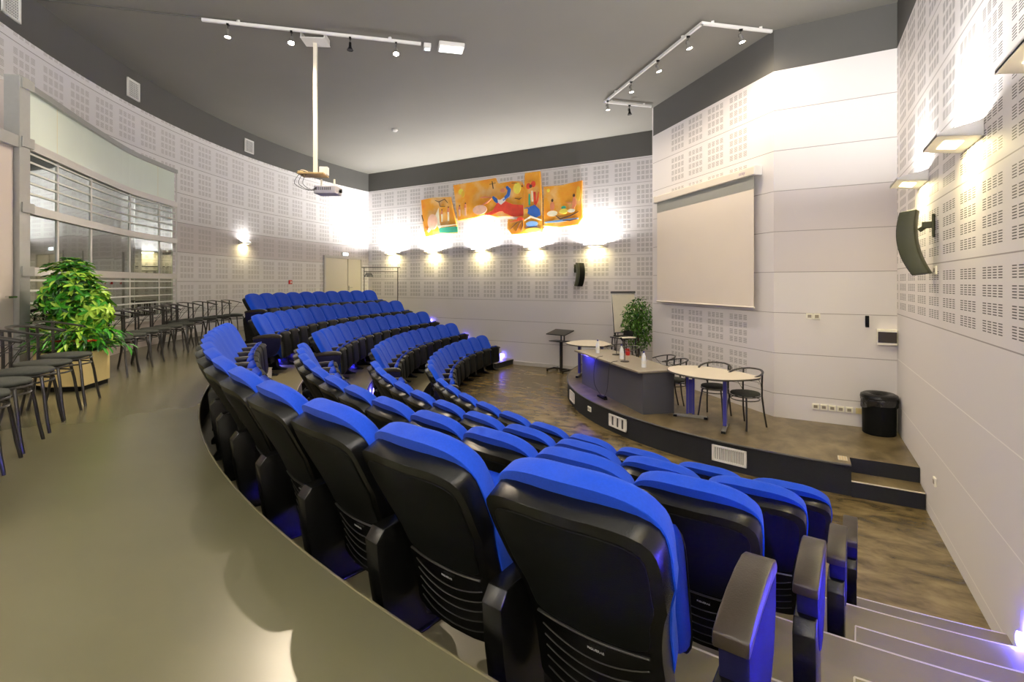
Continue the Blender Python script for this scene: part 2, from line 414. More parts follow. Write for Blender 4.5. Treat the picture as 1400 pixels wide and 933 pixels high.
# half steps in the three aisles
def half_steps(d_a, d_b, fn_a=None, fn_b=None, side='skirt'):
    for k in (3, 2, 1, 0):
        a = RE[k]-.40; b_ = RE[k]
        A = lambda R, f, d: f(R) if f else d
        o = sector('aisle_step', a, b_, A(a, fn_a, d_a), A(a, fn_b, d_b), A(b_, fn_a, d_a), A(b_, fn_b, d_b), TZ[k+1], (TZ[k+1]+TZ[k])/2, MT['tread'], MT[side], n=10)
        tp = [(*pc(a+(b_-a)*t, A(a+(b_-a)*t, fn_a, d_a)), (TZ[k+1]+TZ[k])/2+.001) for t in (0, 1)]
        mb = MB(); mb.tube(tp, .004, MT['nosing'], 6); mb.build('trim_2', parent=None)['kind'] = 'structure'
half_steps(0, 0, lambda R: math.degrees(math.asin((.28-.3*((R-7.7)/2.6)*.6-CX)/R)) if True else 0, deg_right)
half_steps(-46.2, -41.6)
half_steps(0, -86.5, deg_left, side='carpet')

# stage
mb = MB(); n = 70
s0 = math.degrees(math.asin((.40-SX)/SR)); 
s1 = -97.5
arc = [pc(SR, s1+(s0-s1)*k/n, (SX, SY)) for k in range(n+1)]
outl = arc+[(.40, 6.88), (1.03, 6.88), (1.02, 8.41), (-.447, 8.41), (-2.87, 10.80), (-2.60, 11.0), (-2.60, YB)]
# the left end of the arc runs to the back wall
outl = [(arc[0][0], YB)]+outl
nn = len(outl)
mb.add([(x, y, .34) for x, y in outl], [tuple(range(nn))], MT['floor_stage'])
vs = [(x, y, .34) for x, y in outl]+[(x, y, 0.) for x, y in outl]
mb.add(vs, [(i, nn+i, nn+(i+1) % nn, (i+1) % nn) for i in range(nn)], MT['carpet'])
mb.tube([(*pc(SR+.008, s1+(s0-s1)*k/n, (SX, SY)), .337) for k in range(n+1)], .012, MT['band'], 8)
st = mb.build('stage_platform'); tag(st, None, None, None, 'structure')
mb = MB(); mb.box((.715, 6.73, .085), (.63, .30, .17), MT['carpet']); mb.box((.715, 6.73, .173), (.63, .30, .006), MT['floor_stage'])
mb.tube([(.40, 6.575, .172), (1.03, 6.575, .172)], .008, MT['nosing'], 6); mb.build('stage_step')['kind'] = 'structure'
# skirting
mb = MB(); mb.box((-8.9, YB-.012, .05), (8.2, .024, .10), MT['skirt']); mb.build('baseboard_back')['kind'] = 'structure'
mb = MB()
bp = [pw(p, WR-.012) for p in phis]
for a, b_ in zip(bp, bp[1:]):
    d = Vector(b_)-Vector(a); mb.box(((a[0]+b_[0])/2, (a[1]+b_[1])/2, HU+.045), (d.length+.01, .02, .09), MT['skirt'], math.atan2(d.y, d.x))
mb.build('baseboard_left')['kind'] = 'structure'

# ------------------------------------------------------------------ the glazed screen (window) in the curved wall
GZ = [1.68, 2.46, 3.17, 3.90, 4.55]
gpts = [(-7.62, 2.05), (-8.20, 2.52), (-8.95, 3.13), (-9.98, 4.03), (-10.60, 4.76), (-10.97, 5.23)]
def catmull(P_, n=6):
    out = []
    for i in range(len(P_)-1):
        p0, p1, p2, p3 = [Vector(P_[max(0, min(len(P_)-1, i+k))]) for k in (-1, 0, 1, 2)]
        for j in range(n):
            t = j/n
            out.append(.5*((2*p1)+(-p0+p2)*t+(2*p0-5*p1+4*p2-p3)*t*t+(-p0+3*p1-3*p2+p3)*t**3))
    out.append(Vector(P_[-1])); return [tuple(v) for v in out]
gp = catmull(gpts, 5)
def nrm_at(path, i):
    t = (Vector(path[min(i+1, len(path)-1)])-Vector(path[max(i-1, 0)])).normalized(); return Vector((t.y, -t.x))
# room side is towards (0,0)
def offs(path, d):
    o = []
    for i, p in enumerate(path):
        nv = nrm_at(path, i)
        if nv.dot(Vector((-p[0], 8-p[1]))) < 0: nv = -nv
        o.append((p[0]+nv.x*d, p[1]+nv.y*d))
    return o
def ribbon(mb, path, z0, z1, material, d0=0., d1=.02):
    a, b_ = offs(path, d0), offs(path, d1); n = len(path)
    vs = [(*p, z0) for p in a]+[(*p, z1) for p in a]+[(*p, z0) for p in b_]+[(*p, z1) for p in b_]
    fs = []
    for i in range(n-1):
        fs += [(i, i+1, n+i+1, n+i), (2*n+i, 3*n+i, 3*n+i+1, 2*n+i+1), (n+i, n+i+1, 3*n+i+1, 3*n+i), (i, 2*n+i, 2*n+i+1, i+1)]
    fs += [(0, n, 3*n, 2*n), (n-1, 3*n-1, 4*n-1, 2*n-1)]
    mb.add(vs, fs, material)
win = empty('window_1', (0, 0, 0)); win['kind'] = 'structure'
mb = MB()
for z in GZ[:-1]: ribbon(mb, gp, z-.05, z+.05, MT['framel'], -.03, .05)
ribbon(mb, gp, GZ[-1]-.02, GZ[-1]+.05, MT['frame'], -.05, .06)
mb.build('transom', parent=win)
mb = MB()
p0 = gp[0]; mb.box((p0[0]+.05, p0[1]-.05, (HU+4.62)/2), (.15, .15, 4.62-HU), MT['frame'], rad(40))
p1 = gp[-1]; mb.box((p1[0]-.02, p1[1]+.02, (GZ[0]+4.6)/2), (.06, .06, 4.6-GZ[0]), MT['framel'], rad(50))
for z in GZ: mb.box((p0[0]+.03, p0[1]-.02, z), (.17, .17, .11), MT['frame'], rad(40))
mb.build('post', parent=win)
mull = [5, 10, 15, 20]
for a, b_ in zip([0]+mull, mull+[len(gp)-1]):
    mb = MB(); ribbon(mb, gp[a:b_+1], 3.95, 4.53, MT['frost'], .0, .012); mb.build('frosted_pane', parent=win)
for r in range(3):
    for a, b_ in zip([0]+mull, mull+[len(gp)-1]):
        mb = MB(); ribbon(mb, gp[a:b_+1], GZ[r]+.05, GZ[r+1]-.05, MT['glass'], .0, .006); mb.build('glass_pane', parent=win)
mb = MB()
for i in mull: mb.box((gp[i][0]-.02, gp[i][1]+.02, (GZ[0]+GZ[3])/2), (.035, .03, GZ[3]-GZ[0]), MT['framel'], rad(45))
for i in mull: mb.box((gp[i][0], gp[i][1], 4.24), (.02, .05, .58), MT['cream'], rad(45))
mb.build('mullion', parent=win)
mb = MB()
for z in (3.36, 3.48, 3.60, 3.72, 3.82): ribbon(mb, gp, z-.012, z+.012, MT['stripe'], .014, .018)
for z in (1.84, 1.97, 2.10, 2.24, 2.36): ribbon(mb, gp, z-.012, z+.012, MT['stripe'], .014, .018)
mb.build('stripe', parent=win)
# wall base under the glazing, and the top cap back to the wall
mb = MB(); ribbon(mb, gp, HU, GZ[0]-.05, MT['doorl'], -.06, 0.0)
mb.build('wall_under_window')['kind'] = 'structure'
mb = MB()
cap = [(*p, 4.60) for p in gp]; wl = []
for p in gp:
    d = Vector(p)-Vector((WX, WY)); d = d.normalized()*(WR+.02); wl.append((WX+d.x, WY+d.y, 4.60))
n = len(gp); mb.add(cap+wl, [(i, i+1, n+i+1, n+i) for i in range(n-1)], MT['frame'])
mb.add([(*gp[0], HU), (*gp[0], 4.6), (wl[0][0], wl[0][1], 4.6), (wl[0][0], wl[0][1], HU)], [(0, 1, 2, 3)], MT['doorl'])
mb.build('trim_3')['kind'] = 'structure'
# the corridor behind the glazing
mb = MB()
cp = [pw(p, WR+2.2) for p in (-64, -60, -56, -52, -48, -44, -40, -36)]
cpn = [pw(p, WR+.16) for p in (-64, -60, -56, -52, -48, -44, -40, -36)]
n = len(cp)
cm = mat('corridor_wall_paint', (.55, .53, .47), .6, var=.1, scale=2)
cf = mat('corridor_floor', (.16, .11, .07), .3, var=.2, scale=3)
mb.add([(*p, HU) for p in cp]+[(*p, 4.7) for p in cp], [(i, i+1, n+i+1, n+i) for i in range(n-1)], cm)
mb.add([(*cp[0], HU), (*cp[0], 4.7), (*cpn[0], 4.7), (*cpn[0], HU), (*cp[-1], HU), (*cp[-1], 4.7), (*cpn[-1], 4.7), (*cpn[-1], HU)], [(0, 1, 2, 3), (4, 5, 6, 7)], cm)
mb.build('wall_corridor')['kind'] = 'structure'
mb = MB()
mb.add([(*p, HU) for p in cp]+[(*p, HU) for p in cpn], [(i, i+1, n+i+1, n+i) for i in range(n-1)], cf); mb.build('floor_corridor')['kind'] = 'structure'
mb = MB(); mb.add([(*p, 4.7) for p in cp]+[(*p, 4.7) for p in cpn], [(i, i+1, n+i+1, n+i) for i in range(n-1)], MT['ceil']); mb.build('ceiling_corridor')['kind'] = 'structure'
mb = MB()
for p in (-57.5, -52.3, -46.5): mb.box((*pw(p, WR+1.9), 2.9), (.3, .3, 3.5), wplain, rad(p))
mb.build('trim_4')['kind'] = 'structure'
for i, p in enumerate((-55., -49.5, -44.)):
    mb = MB(); mb.box((0, 0, 0), (1.1, .09, .05), MT['white']); mb.box((0, 0, -.028), (1.06, .07, .01), MT['tube'])
    o = mb.build('fluorescent_light', loc=(*pw(p, WR+1.3), 3.35+.6)); o.rotation_euler = (0, 0, rad(p))
    tag(o, 'fluorescent tube in the corridor behind the %s glazed bay from the planter' % ORD[2-i], 'light', 'corridor tubes')

# door at the far corner of the curved wall and door beyond the glazing
def wall_door(name, d0, d1, z1, handle_side, mleaf, two=True):
    a, b_ = Vector(pw(d0, WR-.01)), Vector(pw(d1, WR-.01)); c = (a+b_)/2; d = b_-a; an = math.atan2(d.y, d.x); w = d.length
    T = Matrix.Translation((c.x, c.y, HU)) @ Matrix.Rotation(an, 4, 'Z')
    root = empty(name, (c.x, c.y, HU), an); root['kind'] = 'structure'; h = z1-HU
    mb = MB(); mb.box((-w/2, 0, h/2), (.06, .09, h), MT['skirt']); mb.box((w/2, 0, h/2), (.06, .09, h), MT['skirt']); mb.box((0, 0, h), (w+.06, .09, .07), MT['skirt'])
    mb.build('door_frame', parent=root)
    if two:
        for s, ww in ((-1, w*.58), (1, w*.36)):
            cx_ = -w/2+.03+ww/2 if s < 0 else w/2-.03-ww/2
            mb = MB(); mb.box((cx_, 0, h/2-.02), (ww, .05, h-.04), mleaf); mb.build('door_leaf', parent=root, bevel=.004)
    else:
        mb = MB(); mb.box((0, 0, h/2-.02), (w-.06, .05, h-.04), mleaf); mb.build('door_leaf', parent=root, bevel=.004)
    mb = MB(); hx = handle_side*w*.12
    for s in (-1, 1): mb.box((hx, s*.04, .98), (.05, .02, .16), MT['chrome']); mb.tube([(hx, s*.05, 1.0), (hx, s*.09, 1.0), (hx+.11, s*.09, 1.0)], .01, MT['chrome'], 8)
    mb.build('door_handle', parent=root, smooth=True)
    return root
wall_door('door_1', -80.2, -86.6, 3.15, 1, MT['door'])
# partition door left of the glazing
dr_ = empty('door_2', (0, 0, 0)); dr_['kind'] = 'structure'
dpath = [(-7.62+.12, 2.05-.10), (-7.1, 1.55), (-6.5, 1.08), (-5.9, .62), (-5.35, .12), (-5.05, -.20)]
mb = MB(); ribbon(mb, dpath, HU, 3.82, MT['doorl'], -.05, 0.); mb.build('door_leaf', parent=dr_)
mb = MB(); ribbon(mb, dpath, 3.82, 3.95, MT['frame'], -.08, .05); mb.build('door_frame', parent=dr_)
mb = MB(); wl2 = []
for p in dpath:
    d = Vector(p)-Vector((WX, WY)); d = d.normalized()*(WR+.02); wl2.append((WX+d.x, WY+d.y, 3.95))
n = len(dpath); mb.add([(*p, 3.95) for p in dpath]+wl2, [(i, i+1, n+i+1, n+i) for i in range(n-1)], MT['frame']); mb.build('door_cap', parent=dr_)
mb = MB(); mb.tube([(-7.38, 1.86, 2.18), (-7.30, 1.92, 2.18), (-7.24, 1.84, 2.18)], .012, MT['chrome'], 8); mb.build('door_handle', parent=dr_)

# ------------------------------------------------------------------ theatre seat
def prof(s):   # y (forward), z of the backrest's rear face against s in 0..1
    P_ = [(0., .035, .14), (.18, .022, .27), (.38, -.02, .42), (.55, -.08, .555), (.72, -.152, .68), (.88, -.212, .795), (1., -.245, .87)]
    for a, b_ in zip(P_, P_[1:]):
        if s <= b_[0]:
            t = (s-a[0])/(b_[0]-a[0]); return a[1]+(b_[1]-a[1])*t, a[2]+(b_[2]-a[2])*t
    a, b_ = P_[-2:]; t = (s-a[0])/(b_[0]-a[0]); return a[1]+(b_[1]-a[1])*t, a[2]+(b_[2]-a[2])*t
def prof_s(s):
    ys = [prof(max(0, s+d)) for d in (-.07, -.035, 0, .035, .07)]
    return sum(y for y, z in ys)/5, sum(z for y, z in ys)/5
def halfw(s, top=1., add=0.):
    P_ = [(0, .206), (.2, .214), (.40, .214), (.50, .226), (.64, .254), (.8, .262), (1.1, .258)]
    for a, b_ in zip(P_, P_[1:]):
        if s <= b_[0]:
            t = (s-a[0])/(b_[0]-a[0]); t = t*t*(3-2*t); w = a[1]+(b_[1]-a[1])*t; break
    else: w = .25
    return w+add
def back_slab(s0, s1, off, T, material, p_edge, add=0., rt=.30, rb=.12, n=26, m_=20, curve=.045, pw_top=2.6, bulge=None, ridge=None):
    """one side faces forward (pillow of depth T) from a rear face that lies OFF in front of the profile"""
    mb = MB(); fr, bk = [], []
    for i in range(n+1):
        v = i/n; v2 = .5-.5*cos(pi*v); s = s0+(s1-s0)*v2
        w = halfw(s, add=add)
        tt = (s-(s1-rt))/rt if s > s1-rt else 0
        if tt > 0: w *= (1-min(1, tt)**pw_top)**(1/pw_top)
        tb = ((s0+rb)-s)/rb if s < s0+rb else 0
        if tb > 0: w *= (1-min(1, tb)**3)**(1/3)
        w = max(w, .003)
        y, z = prof_s(s); y2, z2 = prof_s(s+.02); tv = Vector((0, y2-y, z2-z)).normalized(); nv = Vector((0, tv.z, -tv.y))   # forward normal
        for j in range(m_+1):
            u = -1+2*j/m_; ue = math.copysign(1-(1-abs(u))**1.3, u)
            x = w*ue
            fall = 1. if p_edge is None else (1-abs(ue)**p_edge)**(1/p_edge)*(1-abs(2*v2-1)**(p_edge+4))**(1/(p_edge+4))
            cb = curve*(x/.25)**2
            base = Vector((x, y, z))+nv*(off+cb)
            t_ = T*fall
            if bulge: t_ += bulge(x, s)*fall
            fr.append(base+nv*t_); bk.append(base)
    W = m_+1; Nn = (n+1)*W
    fs = [(i*W+j, i*W+j+1, (i+1)*W+j+1, (i+1)*W+j) for i in range(n) for j in range(m_)]
    vs = [tuple(v) for v in fr]+[tuple(v) for v in bk]
    F = fs+[tuple(Nn+k for k in reversed(f)) for f in fs]
    for i in range(n):
        for j in (0, m_): a, b_ = i*W+j, (i+1)*W+j; F.append((a, b_, Nn+b_, Nn+a))
    for j in range(m_):
        for i in (0, n): a, b_ = i*W+j, i*W+j+1; F.append((a, b_, Nn+b_, Nn+a))
    mb.add(vs, F, material)
    return mb
def on_back(x, s, d):
    y, z = prof_s(s); y2, z2 = prof_s(s+.02); tv = Vector((0, y2-y, z2-z)).normalized(); nv = Vector((0, tv.z, -tv.y))
    return Vector((x, y, z))+nv*(.030*(x/.25)**2+d)

def text_mesh(body, size, material, extrude=.0006):
    cu = bpy.data.curves.new('lettering', 'FONT'); cu.body = body; cu.size = size; cu.align_x = 'CENTER'; cu.align_y = 'CENTER'; cu.extrude = extrude
    o = bpy.data.objects.new('lettering', cu); COL.objects.link(o)
    dg = bpy.context.evaluated_depsgraph_get(); me = bpy.data.meshes.new_from_object(o.evaluated_get(dg))
    bpy.data.objects.remove(o); bpy.data.curves.remove(cu)
    me.materials.clear(); me.materials.append(material)
    return me

def make_seat():
    root = empty('theatre_seat'); 
    # shell: rear face pushed back with a rounded rim
    mb = back_slab(.0, 1.0, -.050, .068, MT['black'], None, rt=.17, rb=.07, pw_top=3.0, curve=.030)
    sh = mb.build('back_shell', parent=root, smooth=True, ang=35, bevel=.009, seg=3)
    # inner panel, slightly inset look
    mb = back_slab(.40, .94, -.0535, .008, MT['blackm'], None, add=-.032, rt=.13, rb=.03, pw_top=3.0, curve=.030)
    mb.build('back_panel', parent=sh, smooth=True, ang=35, bevel=.003)
    mb = MB()
    mb.tube([on_back(x, .385+.0*abs(x), -.053) for x in [-.182+.364*k/12 for k in range(13)]], .006, MT['rib'], 8, flat=.7)
    mb.build('ridge', parent=sh, smooth=True)
    for k in range(5):
        mb = MB(); s_ = .315-k*.056
        mb.tube([on_back(x, s_-.045*(1-(x/.17)**2), -.0505) for x in [-.175+.35*q/14 for q in range(15)]], .0024, MT['rib'], 6)
        mb.build('rib', parent=sh, smooth=True)
    me = text_mesh('FIGUERAS', .0125, MT['text'])
    t = bpy.data.objects.new('maker_tag', me); COL.objects.link(t); t.parent = sh
    p = on_back(.02, .335, -.0560); t.location = p
    y, z = prof_s(.33); y2, z2 = prof_s(.36); pitch = math.atan2(z2-z, y2-y)
    t.rotation_euler = (pi-pitch if False else math.atan2(z2-z, y2-y), 0, 0)
    # cushion
    def bul(x, s):
        hd = math.exp(-((s-.84)/.16)**2)*.008; lum = math.exp(-((s-.42)/.16)**2)*.02; side = .012*(abs(x)/.25)**3
        return hd+lum+side
    mb = back_slab(.17, 1.065, .018, .092, MT['blue'], 3.6, add=.005, rt=.25, rb=.1, bulge=bul, n=30, m_=22, pw_top=2.7, curve=.030)
    mb.build('back_cushion', parent=root, smooth=True, ang=80)
    # tipped-up seat: black pan facing forward, blue cushion behind it
    mb = MB(); vs = []; n, m_ = 12, 12
    def pan(y0, T, sgn, w0, z0, z1, pe, material):
        mb = MB(); A, B = [], []
        for i in range(n+1):
            v = .5-.5*cos(pi*i/n); z = z0+(z1-z0)*v
            for j in range(m_+1):
                u = -1+2*j/m_; u = math.copysign(1-(1-abs(u))**1.5, u); 
                w = w0*(1-.10*(v))*(1-abs(2*v-1)**8*.12)
                fall = (1-abs(u)**pe)**(1/pe)*(1-abs(2*v-1)**pe)**(1/pe)
                yy = y0+(.30-.3*v)*.12
                A.append((w*u, yy+sgn*T*fall, z)); B.append((w*u, yy, z))
        W = m_+1; Nn = len(A)
        fs = [(i*W+j, i*W+j+1, (i+1)*W+j+1, (i+1)*W+j) for i in range(n) for j in range(m_)]
        F = fs+[tuple(Nn+k for k in reversed(f)) for f in fs]
        for i in range(n):
            for j in (0, m_): a, b_ = i*W+j, (i+1)*W+j; F.append((a, b_, Nn+b_, Nn+a))
        for j in range(m_):
            for i in (0, n): a, b_ = i*W+j, i*W+j+1; F.append((a, b_, Nn+b_, Nn+a))
        mb.add(A+B, F, material); return mb
    sp = pan(.205, .055, 1, .218, .25, .655, 5., MT['blackm']).build('seat_pan', parent=root, smooth=True, ang=60)
    pan(.203, .085, -1, .212, .255, .675, 3.2, MT['blue']).build('seat_cushion', parent=sp, smooth=True, ang=80)
    return root
def yz_prism(poly, x0, x1, material, mb=None):
    mb = mb or MB(); n = len(poly)
    vs = [(x0, y, z) for y, z in poly]+[(x1, y, z) for y, z in poly]
    mb.add(vs, [tuple(range(n)), tuple(range(2*n-1, n-1, -1))]+[(i, (i+1) % n, n+(i+1) % n, n+i) for i in range(n)], material)
    return mb
def make_side(mid=False):
    """standard with armrest, side wing and foot: hung left (-x) and on row ends also right (+x)"""
    out = {}
    top = [(-.15, .605), (-.10, .622), (.0, .640), (.10, .648), (.18, .645), (.235, .630), (.255, .605)]
    bot = [(.245, .585), (.15, .592), (.0, .590), (-.10, .578), (-.155, .568)]
    if mid:
        top = [(-.03, .622), (.02, .636), (.10, .644), (.18, .640), (.235, .626), (.252, .602)]; bot = [(.24, .585), (.15, .592), (.0, .590), (-.03, .585)]
        mb = yz_prism(top+bot, -.034, .034, MT['arm'])
    else: mb = yz_prism(top+bot, -.043, .043, MT['arm'])
    out['armrest'] = (mb, .006)
    if mid: w = [(-.02, .585)]+[(.10-.12*cos(a), .585-.24*sin(a)**.8) for a in [pi*k/14 for k in range(1, 14)]]+[(.22, .585)]
    else: w = [(-.145, .585)]+[(.05-.195*cos(a)*1.0, .585-.30*sin(a)**.8) for a in [pi*k/14 for k in range(1, 14)]]+[(.245, .585)]
    mb = yz_prism(w, -.030, .041 if not mid else .03, MT['wing']); out['side_wing'] = (mb, .005)
    st_ = [(-.16, .0), (.20, .0), (.20, .018), (.11, .035), (.07, .06), (.05, .20), (.03, .40), (.0, .50), (-.15, .495), (-.185, .45), (-.17, .30), (-.15, .18), (-.13, .06), (-.16, .02)]
    mb = yz_prism(st_, -.038, .038, MT['black']); mb.box((0, .02, .006), (.10, .36, .012), MT['black']); out['standard'] = (mb, .005)
    return out
seat0 = make_seat()
sides = {}
for nm, (mb, bv) in make_side(True).items():
    o = mb.build(nm, parent=seat0, bevel=bv, smooth=True, ang=40); o.location = (-.275, 0, 0)
for nm, (mb, bv) in make_side().items():
    o = mb.build(nm, bevel=bv, smooth=True, ang=40); sides[nm] = o
def place_seat(R, z, phi, label, group, pitch, end=False, first=[True]):
    x, y = pc(R, phi)
    if first[0]: s = seat0; s.location = (x, y, z); s.rotation_euler = (0, 0, rad(phi)); tag(s, label, 'seat', group); first[0] = False
    else:
        s = dup(seat0, (x, y, z), rad(phi), label, group)
        for c in list(s.children):
            if c.location.x > .2: bpy.data.objects.remove(c)
        s['category'] = 'seat'
    if end:
        for nm, o in sides.items():
            c = o.copy(); COL.objects.link(c); c.parent = s; c.location = (end, .02 if end > .35 and nm != 'standard' else 0, 0)
    return s
RT = {0: 11.62, 1: 10.76, 2: 9.87, 3: 8.94, 4: 8.01}
OFF = .27
rows_near = {1: [-5.2, -8.5, -11.65, -14.8, -17.95, -21.05, -24.0, -26.7, -29.25, -31.7, -34.1, -36.5, -38.9],
             2: [-4.8-3.11*k for k in range(12)], 3: [-4.35-3.48*k for k in range(11)], 4: [-3.85-3.88*k for k in range(10)]}
rown = {1: 'rearmost row', 2: 'second row from the rear', 3: 'third row from the rear', 4: 'front row', 0: 'rearmost row'}
for k, L_ in rows_near.items():
    for i, p in enumerate(L_):
        end = (0, .405, .405, .39, .365)[k] if i == 0 else False
        lab = 'blue seat, %s from the side-wall steps, %s of the near block' % (ORD[i], rown[k])
        place_seat(RT[k]-OFF, TZ[k], p, lab, 'blue tip-up seats of the near block', .54, end)
rows_far = {0: (10, -82.7, 2.67), 1: (13, -83.2, 2.88), 2: (12, -83.3, 3.13), 3: (11, -83.3, 3.44), 4: (10, -83.5, 3.92)}
rownf = {0: 'rearmost row', 1: 'second row from the rear', 2: 'middle row', 3: 'second row from the front', 4: 'front row'}
for k, (cnt, a, st_) in rows_far.items():
    for i in range(cnt):
        p = a+st_*i
        lab = 'blue seat, %s from the mural wall, %s of the far block' % (ORD[i], rownf[k])
        place_seat(RT[k]-OFF, TZ[k], p, lab, 'blue tip-up seats of the far block', .54, .30 if i == cnt-1 else False)
for o in sides.values(): bpy.data.objects.remove(o)

# ------------------------------------------------------------------ round black chairs
def make_tub():
    root = empty('round_seat_chair')
    mb = MB(); mb.lathe([(0, .435), (.15, .437), (.185, .447), (.195, .462), (.185, .476), (.12, .485), (0, .488)], MT['seatfab'], 28)
    mb.build('seat', parent=root, smooth=True, ang=70)
    mb = MB()
    for z, r in ((.435, .19), (.385, .185)):
        mb.tube([(r*cos(a), r*sin(a), z) for a in [2*pi*k/24 for k in range(25)]], .008 if z > .4 else .007, MT['steel'], 6)
    mb.build('seat_ring', parent=root, smooth=True)
    for sx in (-1, 1):      # front legs (forward = +y)
        mb = MB(); mb.tube([(sx*.130, .145, .43), (sx*.150, .165, .30), (sx*.168, .185, .12), (sx*.180, .205, 0)], .012, MT['steel'], 8); mb.build('leg', parent=root, smooth=True)
    for sx in (-1, 1):      # rear legs run up to the hoop
        mb = MB(); mb.tube([(sx*.175, -.215, 0), (sx*.165, -.175, .20), (sx*.150, -.150, .43), (sx*.150, -.150, .60), (sx*.150, -.158, .765)], .012, MT['steel'], 8); mb.build('leg', parent=root, smooth=True)
    mb = MB(); pts = []
    for k in range(21):
        a = rad(-200+220*k/20); r = .215
        x = r*1.02*cos(a); y = r*1.0*sin(a)+.0; z = .735-.06*max(-.8, min(1, y/.25))
        pts.append((x, y, z))
    mb.tube(pts, .0175, MT['steel'], 8, flat=.55); mb.build('arm_hoop', parent=root, smooth=True)
    mb = MB()
    for z in (.60, .66): mb.tube([(.165*cos(a), .20*sin(a), z) for a in [rad(-150+120*k/10) for k in range(11)]], .0035, MT['steel'], 5)
    for sx in (-1, 1): mb.tube([(sx*.15, -.15, .47), (sx*.195, -.06, .62), (sx*.212, .03, .72)], .0035, MT['steel'], 5)
    mb.build('back_wire', parent=root, smooth=True)
    return root
tub0 = make_tub(); tub_used = [False]
def tub(x, y, z, rz, label, group):
    if not tub_used[0]: s = tub0; s.location = (x, y, z); s.rotation_euler = (0, 0, rz); tub_used[0] = True; return tag(s, label, 'chair', group)
    s = dup(tub0, (x, y, z), rz, label, group); s['category'] = 'chair'; return s
def tub_wall(phi, R, jit, label, group):
    x, y = pw(phi, R); tub(x, y, HU, rad(phi+jit), label, group)
for i, p in enumerate([-35.35, -33.1, -31.25, -29.0, -27.0, -24.9, -22.9]):
    tub_wall(p, 13.42, random.uniform(-4, 4), 'black round-seated chair beside the planter row, %s from the planter' % ORD[i], 'black chairs between the planter and the camera')
for i in range(11):
    p = -42.1-1.95*i; R = 13.55+.03*i if i < 6 else 14.02
    tub_wall(p, R, random.uniform(-5, 5), 'black round-seated chair under the glazing, %s beyond the planter' % ORD[i], 'black chairs along the curved wall beyond the planter')
tub(-1.20, 7.93, .34, rad(172), 'black chair with round green-grey seat at oval table, nearer the grey desk', 'chairs on the stage')
tub(-.76, 7.64, .34, rad(148), 'black chair with round green-grey seat at oval table, nearer the bin', 'chairs on the stage')
tub(-2.10, 8.42, .34, rad(125), 'black chair behind the grey desk, nearer the desk corner by the ficus', 'chairs on the stage')
tub(-1.84, 8.12, .34, rad(118), 'black chair behind the grey desk, closest to the oval table', 'chairs on the stage')
tub(-2.95, 9.30, .34, rad(130), 'black chair behind the grey desk beside the red flower', 'chairs on the stage')
tub(-3.35, 9.75, .34, rad(60), 'black chair pushed against the rear white table', 'chairs on the stage')

# ------------------------------------------------------------------ stage furniture
desk = empty('panel_desk', (-3., 8.6, .34), 0, 'long dark grey conference desk with taupe top near the stage edge', 'desk')
def rel(o, pts): return [(x-o[0], y-o[1]) for x, y in pts]
o_ = (-3., 8.6)
top_p = [(-3.98, 9.14), (-2.19, 7.41), (-1.81, 7.77), (-1.72, 8.02), (-1.92, 8.12), (-2.43, 8.68), (-3.45, 9.66)]
mb = MB(); mb.prism(rel(o_, top_p), .635, .665, MT['desktop']); mb.build('desk_top', parent=desk, bevel=.004)
fp = [(-3.86, 9.24), (-2.16, 7.53)]
d = (Vector(fp[1])-Vector(fp[0])); an = math.atan2(d.y, d.x)
mb = MB(); c = (Vector(fp[0])+Vector(fp[1]))/2-Vector(o_); nv = Vector((-d.y, d.x)).normalized()
mb.box((c.x+nv.x*.012, c.y+nv.y*.012, .317), (d.length, .024, .635), MT['desk'], an); mb.build('front_panel', parent=desk, bevel=.002)
for k, (pt, col_) in enumerate((((-2.155, 7.545), 0), ((-3.85, 9.24), 1))):
    L_ = .50; q = Vector((.41, .36)).normalized() if k == 0 else nv
    c = Vector(pt)+q*L_/2-Vector(o_); mb = MB(); mb.box((c.x, c.y, .317), (L_, .024, .635), MT['desk'], math.atan2(q.y, q.x)); mb.build('end_panel', parent=desk, bevel=.002)
mb = MB(); e0 = Vector((-3.62, 8.955))+(-nv)*.07-Vector(o_); mb.box((e0.x, e0.y, .628), (.42, .02, .012), MT['bled'], an); mb.build('led_strip', parent=desk)
ld = bpy.data.lights.new('led_glow', 'AREA'); ld.shape = 'RECTANGLE'; ld.size = .42; ld.size_y = .03; ld.energy = 2.2; ld.color = (.06, .05, 1.)
lo = bpy.data.objects.new('led_glow', ld); COL.objects.link(lo); lo.parent = desk; lo.location = (e0.x, e0.y, .615); lo.rotation_euler = (0, 0, an)
q = Vector((.41, .36)).normalized()
mb = MB(); c = Vector((-2.9, 8.75))-Vector(o_); mb.box((c.x, c.y, .45), (1.9, .02, .25), MT['desk'], an); mb.build('modesty_panel', parent=desk)

